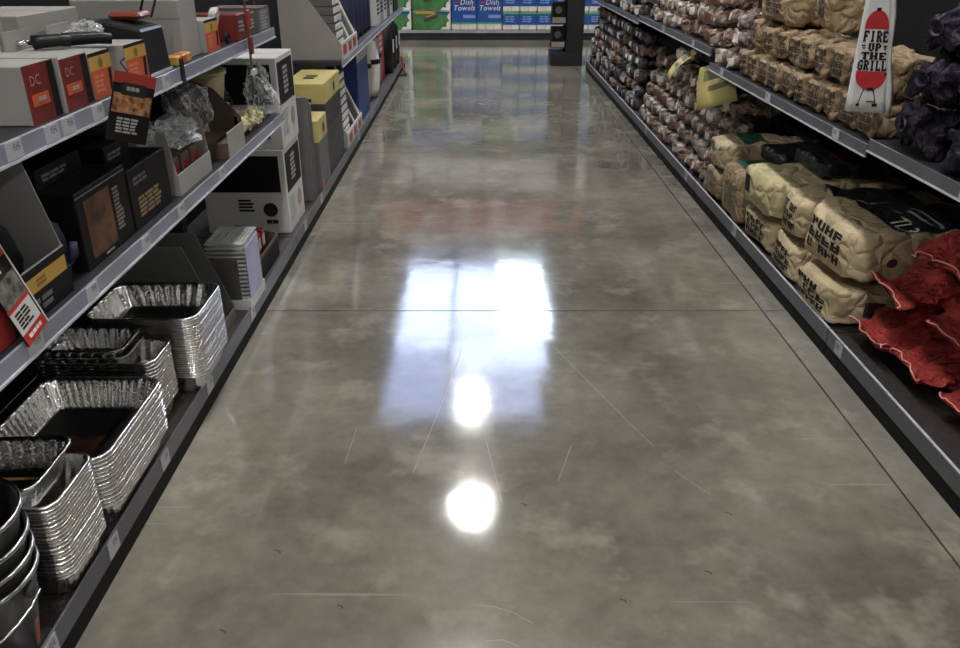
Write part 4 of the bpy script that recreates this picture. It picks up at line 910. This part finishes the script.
# --- yellow drop cards clipped under the right shelf
def drop_card(label, loc, rot, w, h):
    t = thing('price_card', label, 'price card', loc, rot); mb = MB(); n = 8
    prof = [(-.09*(math.sin(k/n*1.7)), -h*k/n) for k in range(n + 1)]
    vs = [(x, y, z) for x, z in prof for y in (-w/2, w/2)] + [(x + .002, y, z) for x, z in prof for y in (-w/2, w/2)]; m_ = 2*(n + 1)
    fs = [(2*k, 2*k+1, 2*k+3, 2*k+2) for k in range(n)] + [(m_+2*k, m_+2*k+2, m_+2*k+3, m_+2*k+1) for k in range(n)]
    fs += [(2*k, 2*k+2, m_+2*k+2, m_+2*k) for k in range(n)] + [(2*k+1, m_+2*k+1, m_+2*k+3, 2*k+3) for k in range(n)] + [(0, m_, m_+1, 1), (2*n, 2*n+1, m_+2*n+1, m_+2*n)]
    obj('card', mb.add(vs, fs), YELLOW, t, True)
    pr = MB()
    for (a, b, c_, d_) in ((1, 3, -.35, .35), (4, 5, -.3, .2)):
        for k in range(a, b):
            p, q = prof[k], prof[k+1]; pr.add([(p[0]-.0015, w*c_, p[1]), (p[0]-.0015, w*d_, p[1]), (q[0]-.0015, w*d_, q[1]), (q[0]-.0015, w*c_, q[1])], [(0, 1, 2, 3)])
    obj('dark_print', pr, M_('olive_ink', (.12, .11, .04), .6), t)
    obj('clip', MB().box(-.004, .012, -.02, .02, -.012, .05), CLEAR, t)
drop_card('yellow price card hanging bent over the near wood chip heap', (X0 + .09, 5.08, .83), (-.35, .1, .75), .27, .26)
drop_card('smaller yellow price card hanging farther along the right shelf', (X0 + .06, 5.55, .84), (.1, .35, -.1), .17, .22)

# --- tea towel with grill print
SLAB = {  # strokes on a 0..1 grid, then slab serif bars (x0, x1, y)
 'F': ([((.25,0),(.25,1)), ((.25,.95),(.9,.95)), ((.25,.52),(.7,.52))], [(.05,.5,.05), (.05,.4,.95)], [(.86,.72,1)]),
 'I': ([((.5,0),(.5,1))], [(.25,.75,.05), (.25,.75,.95)], []),
 'R': ([((.25,0),(.25,1)), ((.25,.95),(.75,.95)), ((.25,.5),(.75,.5)), ((.8,.9),(.8,.55)), ((.55,.5),(.85,0))], [(.05,.5,.05), (.7,1,.05), (.05,.4,.95)], []),
 'E': ([((.25,0),(.25,1)), ((.25,.95),(.9,.95)), ((.25,.5),(.7,.5)), ((.25,.05),(.9,.05))], [(.05,.4,.05), (.05,.4,.95)], [(.86,.72,1), (.86,0,.28)]),
 'U': ([((.22,.15),(.22,1)), ((.78,.15),(.78,1)), ((.25,.06),(.75,.06))], [(.02,.45,.95), (.55,.98,.95)], []),
 'P': ([((.25,0),(.25,1)), ((.25,.95),(.75,.95)), ((.25,.45),(.75,.45)), ((.8,.9),(.8,.5))], [(.05,.5,.05), (.05,.4,.95)], []),
 'T': ([((.5,0),(.5,1)), ((.08,.95),(.92,.95))], [(.28,.72,.05)], [(.1,.7,1), (.9,.7,1)]),
 'H': ([((.22,0),(.22,1)), ((.78,0),(.78,1)), ((.22,.5),(.78,.5))], [(.02,.42,.05), (.58,.98,.05), (.02,.42,.95), (.58,.98,.95)], []),
 'G': ([((.2,.15),(.2,.85)), ((.25,.94),(.8,.94)), ((.25,.06),(.8,.06)), ((.82,.05),(.82,.45)), ((.5,.45),(.98,.45))], [], [(.84,.68,1)]),
 'L': ([((.25,0),(.25,1)), ((.25,.05),(.9,.05))], [(.05,.45,.95), (.05,.3,.05)], [(.86,0,.32)]),
}
def slab_word(mb, word, x0, x1, y0, y1, fn, sw=.2):
    n = len(word); cw = (x1 - x0)/n
    wx = sw * cw * .9; hy = sw * (y1-y0) * .62
    def quad(ax, ay, bx, by, h):
        px, py = (0, h/2) if abs(by-ay) < 1e-6 else (-h/2, 0)   # x runs 0..1 across the cloth, y in metres
        mb.add([fn(ax+px, ay+py), fn(bx+px, by+py), fn(bx-px, by-py), fn(ax-px, ay-py)], [(0, 1, 2, 3)])
    for i, ch in enumerate(word):
        st, ser, tk = SLAB[ch]; ox = x0 + cw*i + cw*.04; W_ = cw*.92; H_ = y1-y0
        for (a, b), (c_, d_) in st:
            h = hy if abs(b-d_) < .01 else wx
            quad(ox+a*W_, y0+b*H_, ox+c_*W_, y0+d_*H_, h)
        for a, b, y in ser: quad(ox+a*W_, y0+y*H_, ox+b*W_, y0+y*H_, hy*.9)
        for x, a, b in tk: quad(ox+x*W_, y0+a*H_, ox+x*W_, y0+b*H_, wx*.5)
TW, TH = .126, .55
t = thing('tea_towel', 'white tea towel printed FIRE UP THE GRILL with red kettle grill', 'towel', (1.331, 2.79, .972), (0, 0, 0))
def tow(a, b, d=0):  # towel front plane with soft waves; a: 0..1 across, b: metres up
    l = -TW/2 - .004; r = TW/2 - .055*min(b, .45)/.35
    return (l + (r - l)*a, -.010 + .0008*math.sin(a*5 + b*6) + d, b - .006*a*(1 - b/TH))
n = 10; k_ = 12; vs = []; fs = []
for lay, off in ((0, 0), (1, .020)):
    for j in range(k_+1):
        for i in range(n+1): vs.append(tow(i/n, TH*j/k_, off))
m_ = (n+1)*(k_+1)
for j in range(k_):
    for i in range(n):
        a = j*(n+1)+i; fs += [(a, a+1, a+n+2, a+n+1), (m_+a, m_+a+n+1, m_+a+n+2, m_+a+1)]
for j in range(k_):
    a = j*(n+1); fs += [(a, a+n+1, m_+a+n+1, m_+a), (a+n, m_+a+n, m_+a+2*n+1, a+2*n+1)]
for i in range(n): fs += [(i, m_+i, m_+i+1, i+1), (m_-n-1+i, m_-n+i, 2*m_-n+i, 2*m_-n-1+i)]
obj('folded_cloth', MB().add(vs, fs), TOWEL, t, True)
sf = MB()   # folded-over side panel
vs = []; fs = []
for j in range(k_ + 1):
    b = TH*j/k_; e = Vector(tow(1, b)); wv = .032 + .006*math.sin(j*1.1)
    for (da, dd) in ((-.004, .012), (wv*.5, .006), (wv, .022), (wv*.4, .034), (-.004, .026)): vs.append((e.x + da*(1 - .25*b/TH), e.y + dd, b - .012*(da > .01)))
for j in range(k_):
    for i in range(5): fs.append((j*5 + i, j*5 + (i+1) % 5, j*5 + 5 + (i+1) % 5, j*5 + 5 + i))
fs += [(4, 3, 2, 1, 0), tuple(k_*5 + i for i in range(5))]
obj('side_fold', sf.add(vs, fs), TOWEL, t, True)
pf = lambda a, b: tow(a, b, -.003)
w1 = MB()
for word, a0, a1, b0, b1, sw in (('FIRE', .05, .97, .228, .260, .36), ('UP', .28, .74, .199, .222, .4), ('THE', .08, .95, .172, .194, .36), ('GRILL', .03, .97, .138, .168, .36)): slab_word(w1, word, a0, a1, b0, b1, lambda x, y: tow(x, y, -.003), sw)
obj('lettering', w1, BLACKINK, t)
for (a0, a1, b0, b1) in ((.06, .2, .213, .217), (.1, .2, .205, .209), (.80, .94, .213, .217), (.84, .9, .203, .217)): obj('ornament_print', MB().add([pf(a0, b0), pf(a1, b0), pf(a1, b1), pf(a0, b1)], [(0, 1, 2, 3)]), BLACKINK, t)
lid = [(.5 + .46*math.cos(math.pi*k/16), .267 + .058*math.sin(math.pi*k/16)**.8) for k in range(17)]
obj('grill_lid_print', MB().add([pf(a, b) for a, b in lid], [tuple(range(17))]), TOWELRED, t)
bow = [(.5 + .46*math.cos(math.pi + math.pi*k/16), .134 - .060*math.sin(math.pi*k/16)**.8) for k in range(17)]
obj('grill_bowl_print', MB().add([pf(a, b) for a, b in bow], [tuple(range(17))]), TOWELRED, t)
lg = MB()
for (a, b, c_, d_, h) in ((.36, .08, .24, .024, .014), (.62, .08, .72, .026, .014)):
    lg.add([tow(a-h, b, -.002), tow(a+h, b, -.002), tow(c_+h, d_, -.002), tow(c_-h, d_, -.002)], [(0, 1, 2, 3)])
for (a0, a1, b0, b1) in ((.40, .58, .322, .332), (.44, .62, .072, .082), (.9, .97, .122, .131), (.19, .28, .02, .028), (.62, .76, .02, .031), (.46, .68, .034, .038)): lg.add([tow(a0, b0, -.0042), tow(a1, b0, -.0042), tow(a1, b1, -.0042), tow(a0, b1, -.0042)], [(0, 1, 2, 3)])
obj('grill_leg_print', lg, BLACKINK, t)
obj('hanging_clip', MB().box(-.03, .01, -.012, .02, TH - .005, TH + .03), BLACKPLASTIC, t, bevel=.003)
arm = tag(obj('hook_arm', MB().tube([(2.236, 2.79, 1.556), (1.40, 2.79, 1.556), (1.31, 2.79, 1.556), (1.30, 2.79, 1.575)], .005, 6), CHROME), 'steel arm holding the tea towel out over the shelf', 'hook')

# ------------------------------------------------------------------ far end: paper goods shelf
FY = 14.0
t = thing('paper_goods_shelving', 'long dark shelving with paper goods across the end of the aisle', 'shelving', (0, FY + .5, 0))
obj('kick_plate', MB().box(-5, 5, -.47, -.45, 0, .12), DARKSTEEL, t); obj('base_deck', MB().box(-5, 5, -.5, .3, .13, .155), DARKSTEEL, t)
obj('base_strip', MB().box(-5, 5, -.508, -.5005, .115, .16), M_('pale_steel_strip', (.5, .5, .5), .3, .5), t); obj('back_panel', MB().box(-5, 5, .3, .33, 0, 3.6), BACK, t)
for z in (1.35, 2.05, 2.78):
    sh = obj('shelf', MB().box(-5, 5, -.45, .29, z - .04, z), DARKSTEEL, t); obj('ticket_strip', MB().box(-5, 5, -.458, -.4505, z - .045, z + .005), M_('pale_steel_strip', (.5, .5, .5), .3, .5), sh)
for x in (-5, -2.5, 2.47, 4.97): obj('upright', MB().box(x, x + .03, .2, .295, .16, 3.6), DARKSTEEL, t)
def pack(kind, x0, x1, z0, z1, label, depth=.36, group=None, fy=FY + .02):
    s = (x1 - x0 - .008, depth, z1 - z0 - .004); t = thing(kind + '_pack', label, 'paper pack', ((x0 + x1)/2, fy + depth/2, z0), 0, group)
    m = {'green': ROLL, 'blue': ROLL, 'small': ROLL, 'red': REDPL, 'white': ROLL}[kind]
    obj('rolls', MB().box(-s[0]/2, s[0]/2, -s[1]/2, s[1]/2, 0, s[2]), m, t, bevel=.012)
    if kind == 'green':
        zig = [(.0, .02), (.72, .02), (.80, .2), (.9, .18), (.86, .38), (.97, .5), (.9, .7), (.97, .98), (0, .98)]
        poly_decal(t, 'green_wrap', '-y', s, zig, GREENPK, .003)
        poly_decal(t, 'emblem', '-y', s, [(.3, .42), (.62, .62), (.68, .78), (.6, .82), (.28, .58)], M_('dark_emblem', (.06, .05, .03), .4), .005); poly_decal(t, 'emblem_edge', '-y', s, [(.34, .70), (.55, .88), (.62, .86), (.4, .68)], GOLD, .0045)
        poly_decal(t, 'green_tree', '-y', s, [(.80, .2), (.86, .18), (.9, .45), (.86, .45)], M_('deep_green_ink', (.02, .09, .03), .4), .005)
        poly_decal(t, 'yellow_banner', '-y', s, [(.08, .86), (.55, .86), (.62, .99), (.08, .99)], GOLD, .006); decal(t, 'blue_corner', '-y', s, (.62, .97, .87, .99), BLUEPK, .006)
    elif kind == 'blue':
        decal(t, 'blue_wrap', '-y', s, (0, 1, .22, 1), BLUEPK, .003); decal(t, 'green_line', '-y', s, (0, 1, .19, .24), PALEGREEN, .004); decal(t, 'price_flash', '-y', s, (.45, .95, .38, .48), LTBLUE, .0045); decal(t, 'red_flash', '-y', s, (.12, .3, .86, .91), REDPL, .0045)
        text_decal(t, 'lettering', '-y', s, .60, .88, .115, 'Dish', WHITEINK, .006, .2); text_decal(t, 'lettering', '-y', s, .50, .70, .115, 'Towels', WHITEINK, .006, .2)
        for u in (.33, .66): decal(t, 'roll_gap', '-y', s, (u - .008, u + .008, .0, .19), GREYCARD, .001)
    elif kind == 'small':
        decal(t, 'blue_wrap', '-y', s, (0, 1, .30, .92), BLUEPK, .003); decal(t, 'green_line', '-y', s, (0, 1, .88, .99), PALEGREEN, .004); lines_decal(t, 'pale_lettering', '-y', s, (.15, .85, .42, .8), 3, LTBLUE, 3, .005, 2)
        decal(t, 'roll_gap', '-y', s, (.49, .51, .0, .29), GREYCARD, .001)
    elif kind == 'white':
        decal(t, 'pale_band', '-y', s, (0, 1, .3, .6), M_('pale_lavender_print', (.45, .45, .62), .4), .003)
    else:
        lines_decal(t, 'white_print', '-y', s, (.2, .8, .3, .75), 2, WHITEINK, 5, .005, 2)
    return t
Z0 = .156
rn = ('bottom', 'second', 'third', 'fourth')
for r_ in range(4):
    pack('green', -1.06, -.43, Z0 + r_*.298, Z0 + r_*.298 + .297, 'green wrapped paper pack in the %s layer at the far end' % rn[r_], group='green packs at the far end')
    pack('green', -1.72, -1.08, Z0 + r_*.298, Z0 + r_*.298 + .297, 'green wrapped paper pack farther left in the %s layer' % rn[r_], group='green packs at the far end')
for k in range(2):
    for r_ in range(2): pack('blue', (-.42, .0)[k], (-.003, .413)[k], Z0 + r_*.5, Z0 + r_*.5 + .498, 'tall blue paper pack in the %s layer, %s' % (rn[r_], ('next to the green packs', 'next to the small blue packs')[k]), group='tall blue packs')
cn = ['next to the tall blue packs', 'second from the tall blue packs', 'third from the tall blue packs', 'behind the black end rack', 'right of the black end rack', 'farthest right']
for r_ in range(4):
    for k in range(6): pack('small', .42 + .283*k, .42 + .283*k + .28, Z0 + r_*.285, Z0 + r_*.285 + .284, 'small blue and white paper pack in the %s layer, %s' % (rn[r_], cn[k]), group='small blue packs')
for k in range(6):
    pack(('green', 'blue', 'small', 'green', 'small', 'blue')[k], -1.75 + .62*k, -1.75 + .62*k + .6, 1.352, 1.352 + (.42, .46, .4, .42, .4, .46)[k], 'wide paper pack on the second far shelf, %s from the left' % ('first', 'second', 'third', 'fourth', 'fifth', 'sixth')[k], fy=FY + .07)
    pack('white', -1.75 + .62*k, -1.75 + .62*k + .6, 2.052, 2.052 + .5, 'white paper pack on the third far shelf, %s from the left' % ORD[k], fy=FY + .07)
    pack('red', -1.75 + .62*k, -1.75 + .62*k + .6, 2.782, 2.782 + .6, 'red carton on the top far shelf, %s from the left' % ('first', 'second', 'third', 'fourth', 'fifth', 'sixth')[k], fy=FY + .07)

# black end rack at the right corner
t = thing('end_rack', 'black end rack standing at the far right corner', 'rack', (1.165, 11.2, 0))
obj('plinth', MB().box(-.20, .22, -.2, .2, 0, .17), DARKSTEEL, t, bevel=.004); obj('column', MB().box(.0, .22, -.2, .2, .1705, 2.2), DARKSTEEL, t, bevel=.004); obj('back_plate', MB().box(-.012, -.001, -.2, .2, .1705, 2.2), BACK, t)
for z in (.22, .52, .85): obj('tray', MB().box(-.20, -.013, -.2, .2, z, z + .012), DARKSTEEL, t)
for k, z in enumerate((.2325, .5325, .8625)):
    c = carton('display_pack', ('lowest black pack with beige foot on the end rack', 'middle black pack with beige foot on the end rack', 'top black pack with beige foot on the end rack')[k], 'pack', (1.06, 11.15, z), (.17, .26, .24), BLACKCARD)
    decal(c, 'beige_foot', '-y', (.17, .26, .24), (.0, 1, .0, .28), BEIGE); disc_decal(c, 'round_print', '-y', (.17, .26, .24), .45, .65, .045, GREYCARD2)
